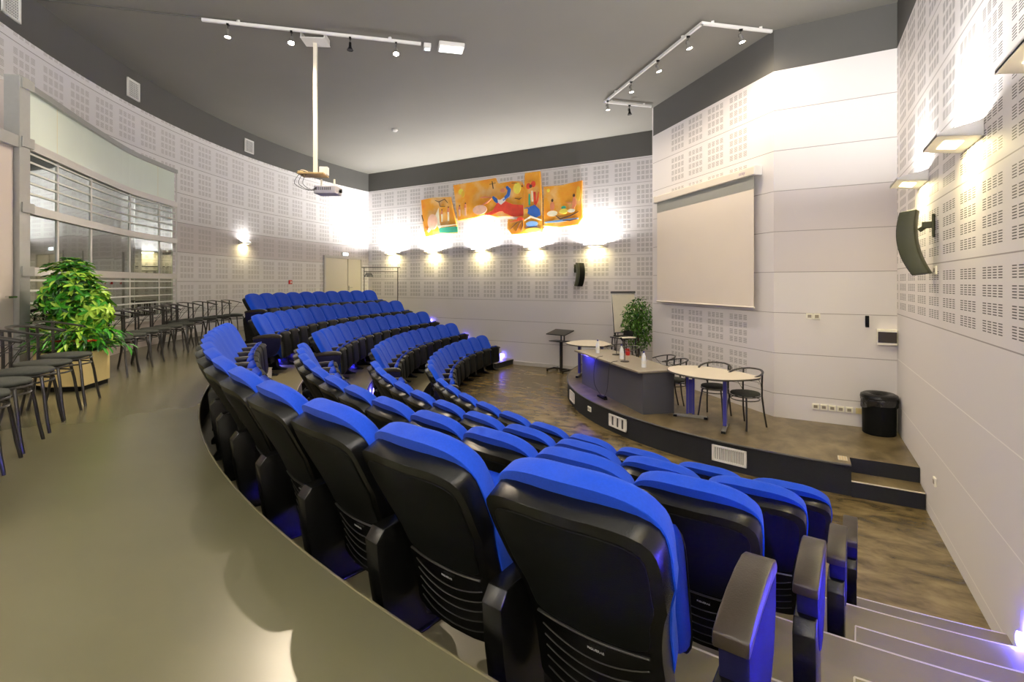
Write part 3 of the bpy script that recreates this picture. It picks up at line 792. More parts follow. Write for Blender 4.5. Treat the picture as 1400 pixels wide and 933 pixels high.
def twin_leg(mb, x, y, ang_, L_, zt, wide):
    mb.box((x, y, .03), (L_, .05, .035), MT['greymetal'], ang_)
    for s in (-1, 1): mb.box((x+s*cos(ang_)*L_/2*.93, y+s*sin(ang_)*L_/2*.93, .02), (.06, .06, .04), MT['blackm'], ang_)
    for s in (-1, 1):
        mb.box((x+s*cos(ang_)*.042, y+s*sin(ang_)*.042, zt/2+.03), (.035, .05, zt-.06), MT['violet'], ang_)
    mb.box((x, y, zt/2-.03), (.06, .02, zt-.20), MT['violet'], ang_)
def oval_table(name, poly, z, legs, label):
    cx_ = sum(p[0] for p in poly)/len(poly); cy_ = sum(p[1] for p in poly)/len(poly)
    root = empty(name, (cx_, cy_, .34), 0, label, 'table')
    P_ = catmull([poly[-1]]+poly+[poly[0], poly[1]], 4)[4:-4]
    P_ = rel((cx_, cy_), P_)
    area = sum(a[0]*b_[1]-b_[0]*a[1] for a, b_ in zip(P_, P_[1:]+P_[:1]))
    if area < 0: P_ = P_[::-1]
    mb = MB(); mb.prism(P_, z, z+.022, MT['tabletop']); t = mb.build('table_top', parent=root)
    mb = MB(); mb.tube([(*p, z+.010) for p in P_+[P_[0]]], .0125, MT['edge'], 6, caps=False); mb.build('table_edge', parent=t, smooth=True)
    for (x, y, a, L_) in legs:
        mb = MB(); twin_leg(mb, x-cx_, y-cy_, a, L_, z, True); mb.build('leg', parent=root, bevel=.003)
    mb = MB(); (xa, ya, _, _), (xb, yb, _, _) = legs[0], legs[1]
    mb.box(((xa+xb)/2-cx_, (ya+yb)/2-cy_, z-.03), (math.dist((xa, ya), (xb, yb)), .05, .04), MT['edge'], math.atan2(yb-ya, xb-xa)); mb.build('table_rail', parent=root)
    return root
rt = [(-1.81, 7.66), (-1.75, 7.90), (-1.50, 8.06), (-1.15, 7.98), (-.84, 7.80), (-.61, 7.58), (-.57, 7.43), (-.72, 7.22), (-.99, 7.05), (-1.32, 7.08), (-1.59, 7.24), (-1.74, 7.42)]
oval_table('oval_table', rt, .70, [(-1.50, 7.70, rad(5), .46), (-.975, 7.32, rad(92), .44)], 'white oval table on violet-blue legs at the end of the grey desk')
lt = [(-4.40, 9.68), (-4.42, 10.1), (-4.25, 10.42), (-3.93, 10.45), (-3.60, 10.1), (-3.40, 9.76), (-3.62, 9.52), (-3.99, 9.42)]
oval_table('oval_table', lt, .70, [(-4.22, 9.98, rad(100), .5), (-3.7, 9.85, rad(60), .3)], 'white oval table at the rear of the stage beyond the grey desk')

# things on the desk
ZD = .34+.666
def bottle(x, y, k):
    root = empty('water_bottle', (x, y, ZD), 0, 'clear water bottle standing on the grey desk, %s' % k, 'bottle', 'water bottles on the desk')
    mb = MB(); mb.lathe([(.0, 0), (.033, 0), (.036, .01), (.036, .12), (.034, .14), (.03, .175), (.014, .215), (.013, .235), (0, .235)], MT['bottle'], 16); mb.build('bottle_body', parent=root, smooth=True)
    mb = MB(); mb.lathe([(0, .232), (.016, .232), (.016, .255), (0, .256)], MT['violet'], 14); mb.build('bottle_cap', parent=root, smooth=True)
    mb = MB(); mb.lathe([(.0368, .06), (.0370, .11)], MT['white'], 16); mb.build('bottle_label', parent=root, smooth=True)
bottle(-3.42, 8.95, 'beside the white rear table'); bottle(-2.80, 8.48, 'between the two microphones'); bottle(-2.22, 7.80, 'closest to the oval table')
def mic(x, y, lab, rz):
    root = empty('desk_microphone', (x, y, ZD), rz, lab, 'microphone', 'gooseneck microphones on the desk')
    mb = MB(); mb.lathe([(0, 0), (.075, 0), (.075, .012), (.06, .02), (0, .022)], MT['steel'], 24); mb.build('microphone_base', parent=root, smooth=True)
    mb = MB(); mb.tube([(0, 0, .02), (0, 0, .15), (.02, 0, .26), (.08, 0, .35)], .005, MT['steel'], 8); mb.build('microphone_stem', parent=root, smooth=True)
    mb = MB(); mb.tube([(.08, 0, .35), (.12, 0, .385)], [.012, .016], MT['blackm'], 10); mb.build('microphone_head', parent=root, smooth=True)
mic(-3.05, 8.93, 'black gooseneck microphone on the grey desk, farther from the oval table', rad(120)); mic(-2.66, 8.22, 'black gooseneck microphone on the grey desk, nearer the oval table', rad(140))
# cables down the desk front to the power strip
mb = MB()
mb.box((-3.07, 8.25, .345), (.30, .06, .045), MT['blackm'], rad(-45)); mb.box((-3.0, 8.19, .375), (.06, .05, .03), MT['blackm'], rad(-45))
ps = mb.build('power_strip', bevel=.004); tag(ps, 'black power strip lying on the stage in front of the grey desk', 'power strip')
def cable(pts, label):
    mb = MB(); mb.tube(catmull(pts, 5), .005, MT['steel'], 6); tag(mb.build('cable', smooth=True), label, 'cable', 'cables hanging down the desk front')
cable([(-3.20, 8.62, ZD+.004), (-3.22, 8.38, ZD-.01), (-3.26, 8.36, .80), (-3.24, 8.33, .55), (-3.10, 8.24, .40)], 'thin black cable hanging down the desk front, farther from the oval table')
cable([(-2.78, 8.20, ZD+.004), (-2.83, 7.99, ZD-.01), (-2.86, 7.98, .80), (-2.90, 8.03, .55), (-3.00, 8.15, .385)], 'thin black cable hanging down the desk front, nearer the oval table')

# stage front grilles and socket
def grille(name, deg, w, h, zc, label, n_b):
    x, y = pc(SR+.012, deg, (SX, SY)); root = empty(name, (x, y, zc), rad(deg), label, 'grille', 'white grilles in the stage front')
    mb = MB()
    for s in (-1, 1): mb.box((s*(w/2-.012), -.006, 0), (.024, .02, h), MT['white']); mb.box((0, -.006, s*(h/2-.012)), (w, .02, .024), MT['white'])
    mb.build('grille_frame', parent=root, bevel=.002)
    mb = MB()
    for k in range(n_b): mb.box((-w/2+.03+(w-.06)*k/(n_b-1), -.002, 0), ((w-.06)/n_b*(.62 if n_b > 6 else .84), .010, h-.045), MT['white'])
    mb.box((0, .008, 0), (w-.03, .004, h-.03), MT['grille']); mb.build('grille_slats', parent=root)
grille('vent_grille', -54.3, .40, .19, .185, 'white slatted grille at the far end of the stage front', 12)
grille('vent_grille', -33.8, .42, .19, .185, 'white slatted grille in the middle of the stage front', 4)
grille('vent_grille', -13.3, .42, .20, .185, 'white slatted grille in the stage front closest to the stage step', 16)
def plate(name, loc, rz, w, h, label, cat, material='socket', marks=2, group=None):
    root = empty(name, loc, rz, label, cat, group)
    mb = MB(); mb.box((0, -.008, 0), (w, .016, h), MT[material]); mb.build('socket_plate', parent=root, bevel=.003)
    mb = MB()
    for k in range(marks): mb.box((-w/2+w*(k+.5)/marks, -.0175, 0), (w/marks*.55, .004, h*.5), MT['desktop' if material != 'yellowed' else 'cream'])
    mb.build('socket_insert', parent=root)
x, y = pc(SR+.004, -43.5, (SX, SY)); plate('wall_socket', (x, y, .19), rad(-43.5), .12, .08, 'white double socket in the curved stage front', 'socket')
for k in range(5):
    plate('wall_socket', (.085+.1*k, 8.405, .56), 0, .085, .08, 'ivory socket low on the wall behind the stage, %s from the bin' % ORD[4-k], 'socket', marks=1, group='socket row behind the stage')
plate('wall_socket', (.60, 8.405, .56), 0, .08, .08, 'yellowed socket at the bin end of the low socket row', 'socket', 'yellowed', 1)
plate('light_switch', (.01, 8.405, 1.85), 0, .085, .085, 'ivory switch plate on the wall behind the stage, nearer the screen', 'switch', marks=1, group='pair of switches')
plate('light_switch', (.10, 8.405, 1.85), 0, .085, .085, 'ivory switch plate on the wall behind the stage, farther from the screen', 'switch', marks=1, group='pair of switches')
mb = MB(); mb.box((.69, 8.40, 1.80), (.045, .025, .16), MT['blackm']); tag(mb.build('remote_holder', bevel=.006), 'small black remote holder on the wall above the bin', 'remote control')
mb = MB(); mb.box((.70, 8.39, .49), (.07, .04, .09), MT['blackm']); tag(mb.build('plug_adapter', bevel=.006), 'small black plug in the wall beside the bin', 'plug')
eb = empty('fuse_box', (.905, 8.41, 1.60), 0, 'ivory fuse box with dark window in the wall corner above the bin', 'fuse box')
mb = MB(); mb.box((0, -.045, 0), (.22, .09, .21), MT['socket']); mb.build('box_body', parent=eb, bevel=.006)
mb = MB(); mb.box((0, -.094, 0), (.205, .012, .145), mat('smoked_plastic', (.05, .042, .03), .15)); mb.build('box_window', parent=eb, bevel=.003)
for yy, zz, t in ((6.12, 2.45, 'beside the wall speaker cable'), (6.15, .44, 'low down beside the stage step')):
    plate('wall_plate', (xr(yy)-.002, yy, zz), rad(-90), .08, .08, 'small ivory plate on the stair-side wall, '+t, 'socket', marks=1)

mb = MB(); mb.box((.33, 6.80, .3425), (.09, .16, .005), MT['nosing'])
for k in range(3): mb.box((.305+.025*k, 6.80, .3455), (.008, .14, .002), MT['pine'])
tag(mb.build('floor_vent'), 'tiny brass floor grille at the stage edge beside the step', 'vent')
# bin
bn = empty('waste_bin', (.80, 8.175, .34), 0, 'black round waste bin with liner standing in the stage corner', 'bin')
mb = MB(); mb.lathe([(0, 0), (.175, 0), (.185, .01), (.19, .47), (.18, .475), (.178, .02), (0, .02)], MT['blackm'], 32); mb.build('bin_body', parent=bn, smooth=True)
mb = MB(); mb.lathe([(.11, .475), (.205, .468), (.212, .48), (.205, .515), (.17, .535), (.11, .525), (.085, .50), (.085, .47), (.11, .475)], MT['black'], 32); mb.build('bin_lid', parent=bn, smooth=True)
mb = MB(); vs = []; n = 40
for i, (r, z) in enumerate([(.197, .475), (.205, .455), (.203, .43), (.198, .405), (.195, .385)]):
    for k in range(n):
        a = 2*pi*k/n; rr = r+.008*sin(a*9+i)+random.uniform(-.004, .004); vs.append((rr*cos(a), rr*sin(a), z-(.05*max(0, sin(a*2+1)) if i > 2 else 0)))
mb.add(vs, [(i*n+k, i*n+(k+1) % n, (i+1)*n+(k+1) % n, (i+1)*n+k) for i in range(4) for k in range(n)], MT['bag']); mb.build('bin_liner', parent=bn, smooth=True)

# projection screen
a, b_ = Vector((-2.87, 10.80)), Vector((-.447, 8.41)); t = (b_-a).normalized(); nrm = Vector((-t.y, t.x)); 
if nrm.dot(Vector((0, 0))-a) < 0: nrm = -nrm
an = math.atan2(t.y, t.x)
def on_scr(u, d=0.): p = a+t*u+nrm*d; return (p.x, p.y)
u0, u1 = .29, 3.10
mid = (u0+u1)/2; L_ = u1-u0
sc_ = empty('projection_screen', (*on_scr(mid), 1.95), an, 'large cream roll-down projection screen on the angled wall beside the ficus', 'projection screen')
T = lambda u, d, z: (u-mid, -d, z-1.95)
mb = MB(); mb.box((0, -.07, 4.06-1.95), (L_+.12, .12, .13), MT['casing']); mb.build('screen_casing', parent=sc_, bevel=.012)
mb = MB(); 
for s in (-1, 1): mb.box((s*(L_/2+.06), -.07, 4.06-1.95), (.035, .135, .15), MT['white'])
mb.build('casing_cap', parent=sc_, bevel=.012)
mb = MB(); mb.box((0, -.085, (3.99+3.79)/2-1.95), (L_-.02, .004, .22), MT['screenb']); mb.build('screen_border', parent=sc_)
mb = MB(); mb.box((0, -.085, (3.79+1.95)/2-1.95), (L_-.02, .004, 3.79-1.95), MT['screen']); mb.build('screen_fabric', parent=sc_)
mb = MB(); mb.tube([(-L_/2, -.085, 0), (L_/2, -.085, 0)], .014, MT['casing'], 10); mb.build('screen_bar', parent=sc_, smooth=True)
mb = MB()
me = text_mesh('oray', .075, MT['purple']); lo = bpy.data.objects.new('maker_logo', me); COL.objects.link(lo); lo.parent = sc_
lo.location = (L_/2-.22, -.1315, 4.06-1.95); lo.rotation_euler = (rad(90), 0, 0)

# ------------------------------------------------------------------ wall lights
def sconce(name, x, y, z, rz, label, group, w=.58, power=55, warm=6, small=False):
    """uplight wedge; local -y is into the room, y=0 on the wall"""
    root = empty(name, (x, y, z), rz, label, 'wall light', group)
    sx = w/2; dp = .25 if not small else .12
    mb = MB()
    # shell: slanted underside, thin lip at the front, two cheeks, open top
    A = [(-sx, 0, .0), (sx, 0, .0), (sx*.92, -dp, .035), (-sx*.92, -dp, .035)]
    th = .012
    vs = A+[(p[0], p[1], p[2]+th) for p in A]
    mb.add(vs, [(0, 3, 2, 1), (4, 5, 6, 7), (0, 1, 5, 4), (1, 2, 6, 5), (2, 3, 7, 6), (3, 0, 4, 7)], MT['white'])
    for s in (-1, 1):
        q = [(s*sx, 0, .0), (s*sx*.92, -dp, .035), (s*sx*.92, -dp, .055), (s*sx, -.0, .12)]
        q2 = [(p[0]-s*.008, p[1], p[2]) for p in q]
        mb.add(q+q2, [(0, 1, 2, 3), (7, 6, 5, 4), (0, 4, 5, 1), (1, 5, 6, 2), (2, 6, 7, 3), (3, 7, 4, 0)], MT['white'])
    mb.box((0, -dp+.004, .045), (sx*1.84, .008, .03), MT['white'])
    mb.box((0, -.006, .06), (w, .012, .12), MT['white'])
    mb.build('light_housing', parent=root)
    mb = MB(); k = .45
    q = [(-sx*k, -dp*.30, .010-.004), (sx*k, -dp*.30, .010-.004), (sx*k, -dp*.74, .026-.004), (-sx*k, -dp*.74, .026-.004)]
    mb.add(q+[(p[0], p[1], p[2]+.006) for p in q], [(0, 3, 2, 1), (4, 5, 6, 7), (0, 1, 5, 4), (1, 2, 6, 5), (2, 3, 7, 6), (3, 0, 4, 7)], MT['lens']); mb.build('light_diffuser', parent=root)
    ld = bpy.data.lights.new('uplight', 'AREA'); ld.shape = 'RECTANGLE'; ld.size = w*.6; ld.size_y = .07; ld.energy = power; ld.color = (1., .975, .945)
    lo = bpy.data.objects.new('uplight', ld); COL.objects.link(lo); lo.parent = root; lo.location = (0, -dp*.45, .065); lo.rotation_euler = (pi, 0, 0)
    lo.rotation_euler = (pi-rad(0), 0, 0)
    ld2 = bpy.data.lights.new('downlight', 'AREA'); ld2.shape = 'RECTANGLE'; ld2.size = w*.42; ld2.size_y = .08; ld2.energy = warm; ld2.color = (1., .84, .42)
    lo2 = bpy.data.objects.new('downlight', ld2); COL.objects.link(lo2); lo2.parent = root; lo2.location = (0, -dp*.5, -.004)
    return root
UP, WARM = 41, 4.2
for i, x in enumerate((-11.87, -10.16, -8.34, -6.56, -4.78)):
    sconce('wall_sconce', x, YB, 3.255, 0, 'white wedge uplight on the mural wall, %s from the far corner' % ORD[i], 'uplights on the mural wall', w=.62, power=UP, warm=WARM)
for i, y in enumerate((6.75, 4.97, 3.19, 1.41, -.37)):  # the two farthest from the stage are unseen, added as fill light
    sconce('wall_sconce', xr(y), y, 3.36, rad(-90), 'white wedge uplight on the stair-side wall, %s from the stage' % ORD[i], 'uplights on the stair-side wall', power=(13, 22, 30, 85, 105)[i], warm=(4.5, 4.5, 4, 1.5, 1.5)[i])
for i, p in enumerate((-67.6, -20., -8.)):  # last two are out of view behind the camera, added to brighten the room
    x, y = pw(p); sconce('wall_sconce', x, y, 3.27, rad(p+180), ['small uplight alone on the curved wall beyond the glazing', 'added fill uplight on the curved wall above the black chairs', 'added fill uplight on the curved wall nearest the stairs'][i], 'uplights on the curved wall', w=.36 if i == 0 else .58, power=(3 if i == 0 else UP*2.1), warm=2.5 if i == 0 else WARM, small=(i == 0))

# step lights: blue ring lamps
def step_light(x, y, z, rz, label, e=14, sc=1.):
    root = empty('step_light', (x, y, z), rz, label, 'step light', 'blue step lights')
    T = Matrix.Rotation(rad(90), 4, 'X') @ Matrix.Scale(sc, 4)
    mb = MB(); mb.lathe([(.075, 0), (.075, .035), (.052, .045), (.045, .02), (.045, 0)], MT['bled'], 24, T=T); mb.build('lamp_ring', parent=root, smooth=True)
    mb = MB(); mb.lathe([(0, .018), (.044, .018), (.044, .0)], MT['bledc'], 20, T=T); mb.build('lamp_core', parent=root, smooth=True)
    ld = bpy.data.lights.new('step_glow', 'AREA'); ld.shape = 'DISK'; ld.size = .12; ld.energy = e; ld.color = (.06, .05, 1.); ld.spread = rad(105)
    lo = bpy.data.objects.new('step_glow', ld); COL.objects.link(lo); lo.parent = root; lo.location = (0, -.06, 0); lo.rotation_euler = (rad(90), 0, 0)
    return root
for x, z, l, e in ((-7.70, .15, 'blue step lamp low on the mural wall beside the front row', 9), (-9.03, .595, 'blue step lamp on the mural wall, second up from the floor', 2.5), (-10.35, 1.03, 'blue step lamp on the mural wall beside the middle row', 2.5)):
    step_light(x, YB-.03, z+.06, 0, l, e)
for i, (y, z) in enumerate(((3.86, .33), (2.95, .72), (2.05, 1.02), (1.15, 1.32))):
    step_light(xr(y)-.03, y, z, rad(-90), 'blue step lamp low on the stair-side wall, %s from the stage' % ORD[i], (6, 330, 600, 480)[i], .6)
for i, (k, p) in enumerate(((3, -51.5), (2, -52.), (1, -52.5), (3, -57), (2, -57.))):
    x, y = pc(RE[k-1]-.05, p)
    root = step_light(x, y, TZ[k]+.11, rad(p+180), 'blue lamp on the riser under the far block, %s step up' % ORD[k-1] + ('' if i < 3 else ', further from the aisle'), 16)

# speakers
def speaker(name, x, y, z, rz, tilt, h, w, label, arm_len=.22):
    root = empty(name, (x, y, z), rz, label, 'speaker')
    T = Matrix.Translation((0, -arm_len-.08, 0)) @ Matrix.Rotation(tilt, 4, 'X')
    mb = MB(); n = 14; fr = []; bk = []
    for i in range(n+1):
        v = -1+2*i/n; zz = v*h/2; bow = .07*(1-v*v)
        # curved column: both faces bow the same way
        yf = -.065+bow*-1+.03; yb = .065+bow*-1*.8+.03
        fr.append((yf, zz)); bk.append((yb, zz))
    poly = fr+bk[::-1]
    mbp = yz_prism(poly, -w/2, w/2, MT['spk']); mbp.v = [tuple(T @ Vector(v)) for v in mbp.v]
    mbp.build('speaker_cabinet', parent=root, bevel=.012, smooth=True)
    mb = yz_prism([(f-.006, zz) for f, zz in fr]+[(f+.004, zz) for f, zz in fr[::-1]], -w/2+.02, w/2-.02, MT['blackm']); mb.v = [tuple(T @ Vector(v)) for v in mb.v]
    mb.build('speaker_grille', parent=root)
    mb = MB(); mb.box((0, -.008, .16), (.10, .016, .22), MT['spk']); mb.tube([(0, -.01, .17), (0, -arm_len*.6, .17), (0, -arm_len-.03, .12)], .022, MT['spk'], 8); mb.box((0, -arm_len*.55, .17), (.06, .09, .06), MT['spk'])
    mb.build('speaker_bracket', parent=root, bevel=.004)
    return root
speaker('column_speaker', xr(6.2), 6.2, 2.72, rad(-90-18), rad(9),  .63, .18, 'dark green-black curved speaker bracketed to the stair-side wall', arm_len=.09)
speaker('column_speaker', -5.36, YB, 2.55, rad(62), rad(5), .62, .20, 'dark green-black curved speaker bracketed to the mural wall', arm_len=.10)

# wall vents in the dark band
for i, (p, sc) in enumerate(((-43.6, 1.), (-54.1, 1.), (-68.4, .98))):
    x, y = pw(p, WR-.005); root = empty('air_vent', (x, y, 5.775 if i == 0 else 5.745), rad(p+180), 'white-framed square vent in the dark band, %s from the glazed screen corner' % ORD[i], 'vent', 'vents in the dark band')
    s = .165; mb = MB()
    for q in (-1, 1): mb.box((q*(s-.015), -.01, 0), (.03, .025, 2*s), MT['white']); mb.box((0, -.01, q*(s-.015)), (2*s, .025, .03), MT['white'])
    mb.build('vent_frame', parent=root, bevel=.003)
    mb = MB()
    for k in range(9):
        q = -s+.03+(2*s-.06)*k/8; mb.box((q, -.006, 0), (.008, .01, 2*s-.05), MT['white']); mb.box((0, -.006, q), (2*s-.05, .01, .008), MT['white'])
    mb.box((0, 0, 0), (2*s-.02, .004, 2*s-.02), MT['grille']); mb.build('vent_lattice', parent=root)
# fire alarm point, exit sign
x, y = pw(-74.6, WR-.002); al = empty('fire_alarm_point', (x, y, 2.35), rad(-74.6+180), 'small red fire alarm point on the curved wall near the cream door', 'fire alarm')
mb = MB(); mb.box((0, -.02, 0), (.11, .04, .11), MT['red']); mb.build('alarm_body', parent=al, bevel=.006)
mb = MB(); mb.box((0, -.042, 0), (.06, .006, .05), MT['white']); mb.build('alarm_pane', parent=al)
x, y = pw(-83.7, WR-.002); ex = empty('emergency_light', (x, y, 3.26), rad(-83.7+180), 'small pale emergency light above the cream corner door', 'emergency light')
mb = MB(); mb.box((0, -.03, 0), (.26, .05, .11), MT['white']); mb.build('light_body', parent=ex, bevel=.01)
mb = MB(); mb.box((0, -.058, 0), (.22, .006, .08), MT['exit']); mb.build('light_panel', parent=ex)

# ------------------------------------------------------------------ mural: four painted boards
mur = {1: [(-10.68, 4.98), (-10.2, 5.02), (-9.50, 4.98), (-9.20, 3.84), (-9.9, 3.86), (-10.50, 3.80), (-10.6, 4.3)],
       2: [(-9.39, 5.33), (-8.6, 5.36), (-7.86, 5.39), (-7.80, 5.25), (-7.72, 5.22), (-7.3, 5.24), (-6.98, 5.20), (-6.90, 5.0), (-6.90, 4.17), (-7.35, 4.24), (-7.8, 4.24), (-8.2, 4.36), (-8.6, 4.28), (-9.22, 4.23)],
       3: [(-6.87, 5.42), (-6.39, 5.42), (-6.33, 4.6), (-6.32, 3.72), (-6.8, 3.72), (-7.30, 3.72), (-7.45, 3.9), (-7.42, 4.16), (-6.92, 4.12)],
       4: [(-6.29, 4.98), (-5.75, 4.97), (-5.15, 5.04), (-5.16, 4.5), (-5.14, 4.05), (-5.26, 3.88), (-5.8, 3.84), (-6.29, 3.90)]}
pal = {'red': (.80, .07, .03), 'blue': (.03, .13, .48), 'white': (.82, .76, .68), 'teal': (.05, .42, .26), 'ochre': (.88, .52, .05), 'skin': (.75, .26, .12), 'dark': (.10, .05, .03), 'rose': (.90, .52, .36), 'pale': (.93, .80, .58), 'sky': (.20, .38, .62), 'yellow': (.95, .75, .10)}
PM = {k: mat('paint_'+k, v, .6, var=.22, scale=9) for k, v in pal.items()}
def ell(cx_, cz_, rx, rz_, rot=0, n=16): 
    return [(cx_+rx*cos(a)*cos(rot)-rz_*sin(a)*sin(rot), cz_+rx*cos(a)*sin(rot)+rz_*sin(a)*cos(rot)) for a in [2*pi*k/n for k in range(n)]]
def line(pts, w):
    L_, R_ = [], []
    for i, p in enumerate(pts):
        a = Vector(pts[max(i-1, 0)]); b_ = Vector(pts[min(i+1, len(pts)-1)]); t = (b_-a).normalized(); ww = w*(1-.5*abs(2*i/(len(pts)-1)-1))
        L_.append((p[0]-t.y*ww, p[1]+t.x*ww)); R_.append((p[0]+t.y*ww, p[1]-t.x*ww))
    return L_+R_[::-1]
def person_fig(x, z, h, robe):
    return [(ell(x, z+h*.42, .022, .03), 'dark'), (line([(x, z+h*.40), (x-.01, z+h*.1), (x, z-h*.1)], .05), 'skin'), (line([(x, z+h*.12), (x+.005, z-h*.45)], .06), robe)]
figs = {1: person_fig(-9.83, 4.42, .42, 'pale')+person_fig(-9.58, 4.46, .48, 'pale')+[([(-9.95, 4.04), (-9.6, 4.06), (-9.22, 4.05), (-9.21, 3.88), (-9.6, 3.87), (-9.93, 3.90)], 'teal'),
            (line([(-10.4, 3.95), (-10.1, 4.3), (-10.02, 4.6), (-9.98, 4.2), (-9.9, 4.05)], .09), 'pale'), (line([(-10.1, 4.92), (-9.95, 4.86), (-9.72, 4.93), (-9.6, 4.8)], .014), 'dark'), (line([(-9.95, 4.88), (-9.9, 4.72), (-9.7, 4.7)], .012), 'dark'), (line([(-10.64, 4.5), (-10.58, 4.3)], .03), 'dark'), (line([(-10.5, 4.1), (-10.40, 4.0)], .03), 'skin'), (ell(-10.2, 4.25, .2, .25), 'rose'), (line([(-10.0, 4.1), (-9.6, 4.10), (-9.25, 4.12)], .02), 'pale')],
        2: person_fig(-9.15, 4.52, .36, 'rose')+person_fig(-8.93, 4.55, .42, 'rose')+[(ell(-9.1, 5.10, .09, .09), 'yellow'), (ell(-9.02, 5.02, .06, .10), 'ochre'),
            (line([(-7.97, 5.30), (-7.93, 5.08)], .03), 'dark'), (line([(-8.06, 5.22), (-7.85, 5.24)], .012), 'dark'),
            ([(-7.62, 4.74), (-7.30, 4.58), (-6.93, 4.52), (-6.91, 4.22), (-7.25, 4.22), (-7.55, 4.35), (-7.72, 4.50)], 'red'), ([(-7.72, 4.76), (-7.45, 4.62), (-7.40, 4.40), (-7.72, 4.40), (-8.0, 4.32), (-8.25, 4.34), (-7.95, 4.44)], 'red'),
            (line([(-7.78, 4.72), (-7.66, 4.66), (-7.52, 4.72)], .07), 'white'), (line([(-7.95, 4.85), (-7.84, 4.74), (-7.78, 4.66)], .06), 'blue'), (line([(-7.60, 4.72), (-7.42, 4.85), (-7.38, 5.0), (-7.48, 5.10)], .07), 'blue'), (line([(-7.66, 4.72), (-7.54, 4.78)], .05), 'white'),
            (line([(-8.38, 4.86), (-8.2, 4.86), (-7.98, 4.83)], .028), 'skin'), (line([(-8.35, 4.62), (-8.15, 4.70), (-8.0, 4.8)], .03), 'skin'), (ell(-7.60, 5.0, .09, .055), 'skin'),
            (ell(-7.12, 5.02, .12, .16), 'yellow'), (line([(-7.2, 4.74), (-7.05, 4.70), (-6.97, 4.74)], .014), 'dark'), (ell(-6.96, 5.06, .02, .025), 'dark'), (ell(-8.4, 4.5, .25, .14), 'rose'), (line([(-7.3, 5.18), (-7.12, 5.16)], .012), 'dark')],
        3: [(ell(-6.75, 5.04, .075, .085), 'red'), (ell(-6.60, 5.08, .075, .09), 'red'), (ell(-6.68, 5.03, .05, .05), 'dark'), (line([(-6.72, 4.82), (-6.72, 4.5)], .06), 'teal'), (line([(-6.56, 4.86), (-6.54, 4.52)], .07), 'red'), (line([(-6.43, 4.85), (-6.47, 4.6), (-6.55, 4.45)], .025), 'red'), (line([(-6.64, 4.9), (-6.62, 4.6)], .05), 'pale'),
            ([(-6.72, 4.46), (-6.55, 4.50), (-6.40, 4.36), (-6.37, 4.20), (-6.55, 4.12), (-6.78, 4.28)], 'blue'), (line([(-6.88, 4.42), (-6.76, 4.44), (-6.74, 4.3)], .02), 'blue'), (line([(-6.88, 4.08), (-6.68, 4.18), (-6.34, 4.06)], .03), 'pale'),
            (ell(-6.64, 3.98, .19, .075), 'sky'), (line([(-6.83, 3.90), (-6.47, 3.90)], .02), 'blue'), (line([(-7.35, 4.07), (-7.05, 4.12), (-6.92, 4.10)], .014), 'red'), (line([(-7.15, 3.80), (-7.05, 3.98), (-6.96, 4.1)], .010), 'dark'), (line([(-7.34, 3.86), (-7.15, 4.02), (-7.0, 4.1)], .010), 'dark'), (line([(-6.98, 3.78), (-6.93, 3.95), (-6.94, 4.1)], .010), 'dark'), (ell(-6.62, 3.80, .24, .06), 'yellow'), (ell(-7.02, 4.14, .10, .05), 'red')],
        4: [(ell(-6.02, 4.58, .035, .045), 'dark'), (ell(-6.02, 4.42, .07, .12), 'skin'), (ell(-6.02, 4.22, .16, .08), 'pale'), (ell(-5.38, 4.66, .035, .045), 'dark'), (line([(-5.38, 4.62), (-5.36, 4.45), (-5.42, 4.3)], .06), 'skin'), (ell(-5.46, 4.26, .11, .05), 'pale'), (line([(-5.62, 4.50), (-5.5, 4.46), (-5.4, 4.5)], .012), 'skin'),
            (ell(-5.68, 4.36, .07, .045), 'teal'), (line([(-5.92, 4.16), (-5.78, 4.06), (-5.5, 4.12), (-5.25, 4.22)], .02), 'dark'), (line([(-6.25, 3.99), (-5.9, 4.00), (-5.6, 4.02), (-5.25, 4.04)], .035), 'sky'), (line([(-5.7, 4.02), (-5.5, 4.0), (-5.3, 4.03)], .02), 'dark'), (ell(-5.68, 4.26, .12, .07), 'yellow'), (ell(-6.14, 4.86, .04, .05), 'yellow'), (ell(-5.25, 4.7, .06, .2), 'ochre')]}
mlab = {1: 'ragged orange painted board with a green strip, nearest the far corner', 2: 'wide orange painted board with a red diving figure', 3: 'tall orange painted board with a woman in a blue skirt', 4: 'orange painted board with two small seated figures in a boat'}
for k, P_ in mur.items():
    cx_ = sum(p[0] for p in P_)/len(P_); cz_ = sum(p[1] for p in P_)/len(P_)
    root = empty('painted_board', (cx_, YB-.02-.015*(k == 3), cz_), 0, mlab[k], 'painting', 'painted boards on the mural wall')
    mb = MB(); Q = [(x-cx_, -(z-cz_)) for x, z in P_]
    TT = Matrix.Rotation(rad(-90), 4, 'X')   # (x,y,z)->(x, z, -y)
    mb.prism(Q, -.035, 0.015, art_mat('orange_wash_%d' % k, k*3.1), T=TT)
    mb.build('board', parent=root, bevel=.006)
    for i, (poly, colr) in enumerate(figs[k]):
        mb = MB(); Q = [(x-cx_, -(z-cz_)) for x, z in poly]
        mb.prism(Q, -.0372-.0006*i, -.030, PM[colr], T=TT); mb.build('painted_shape', parent=root)

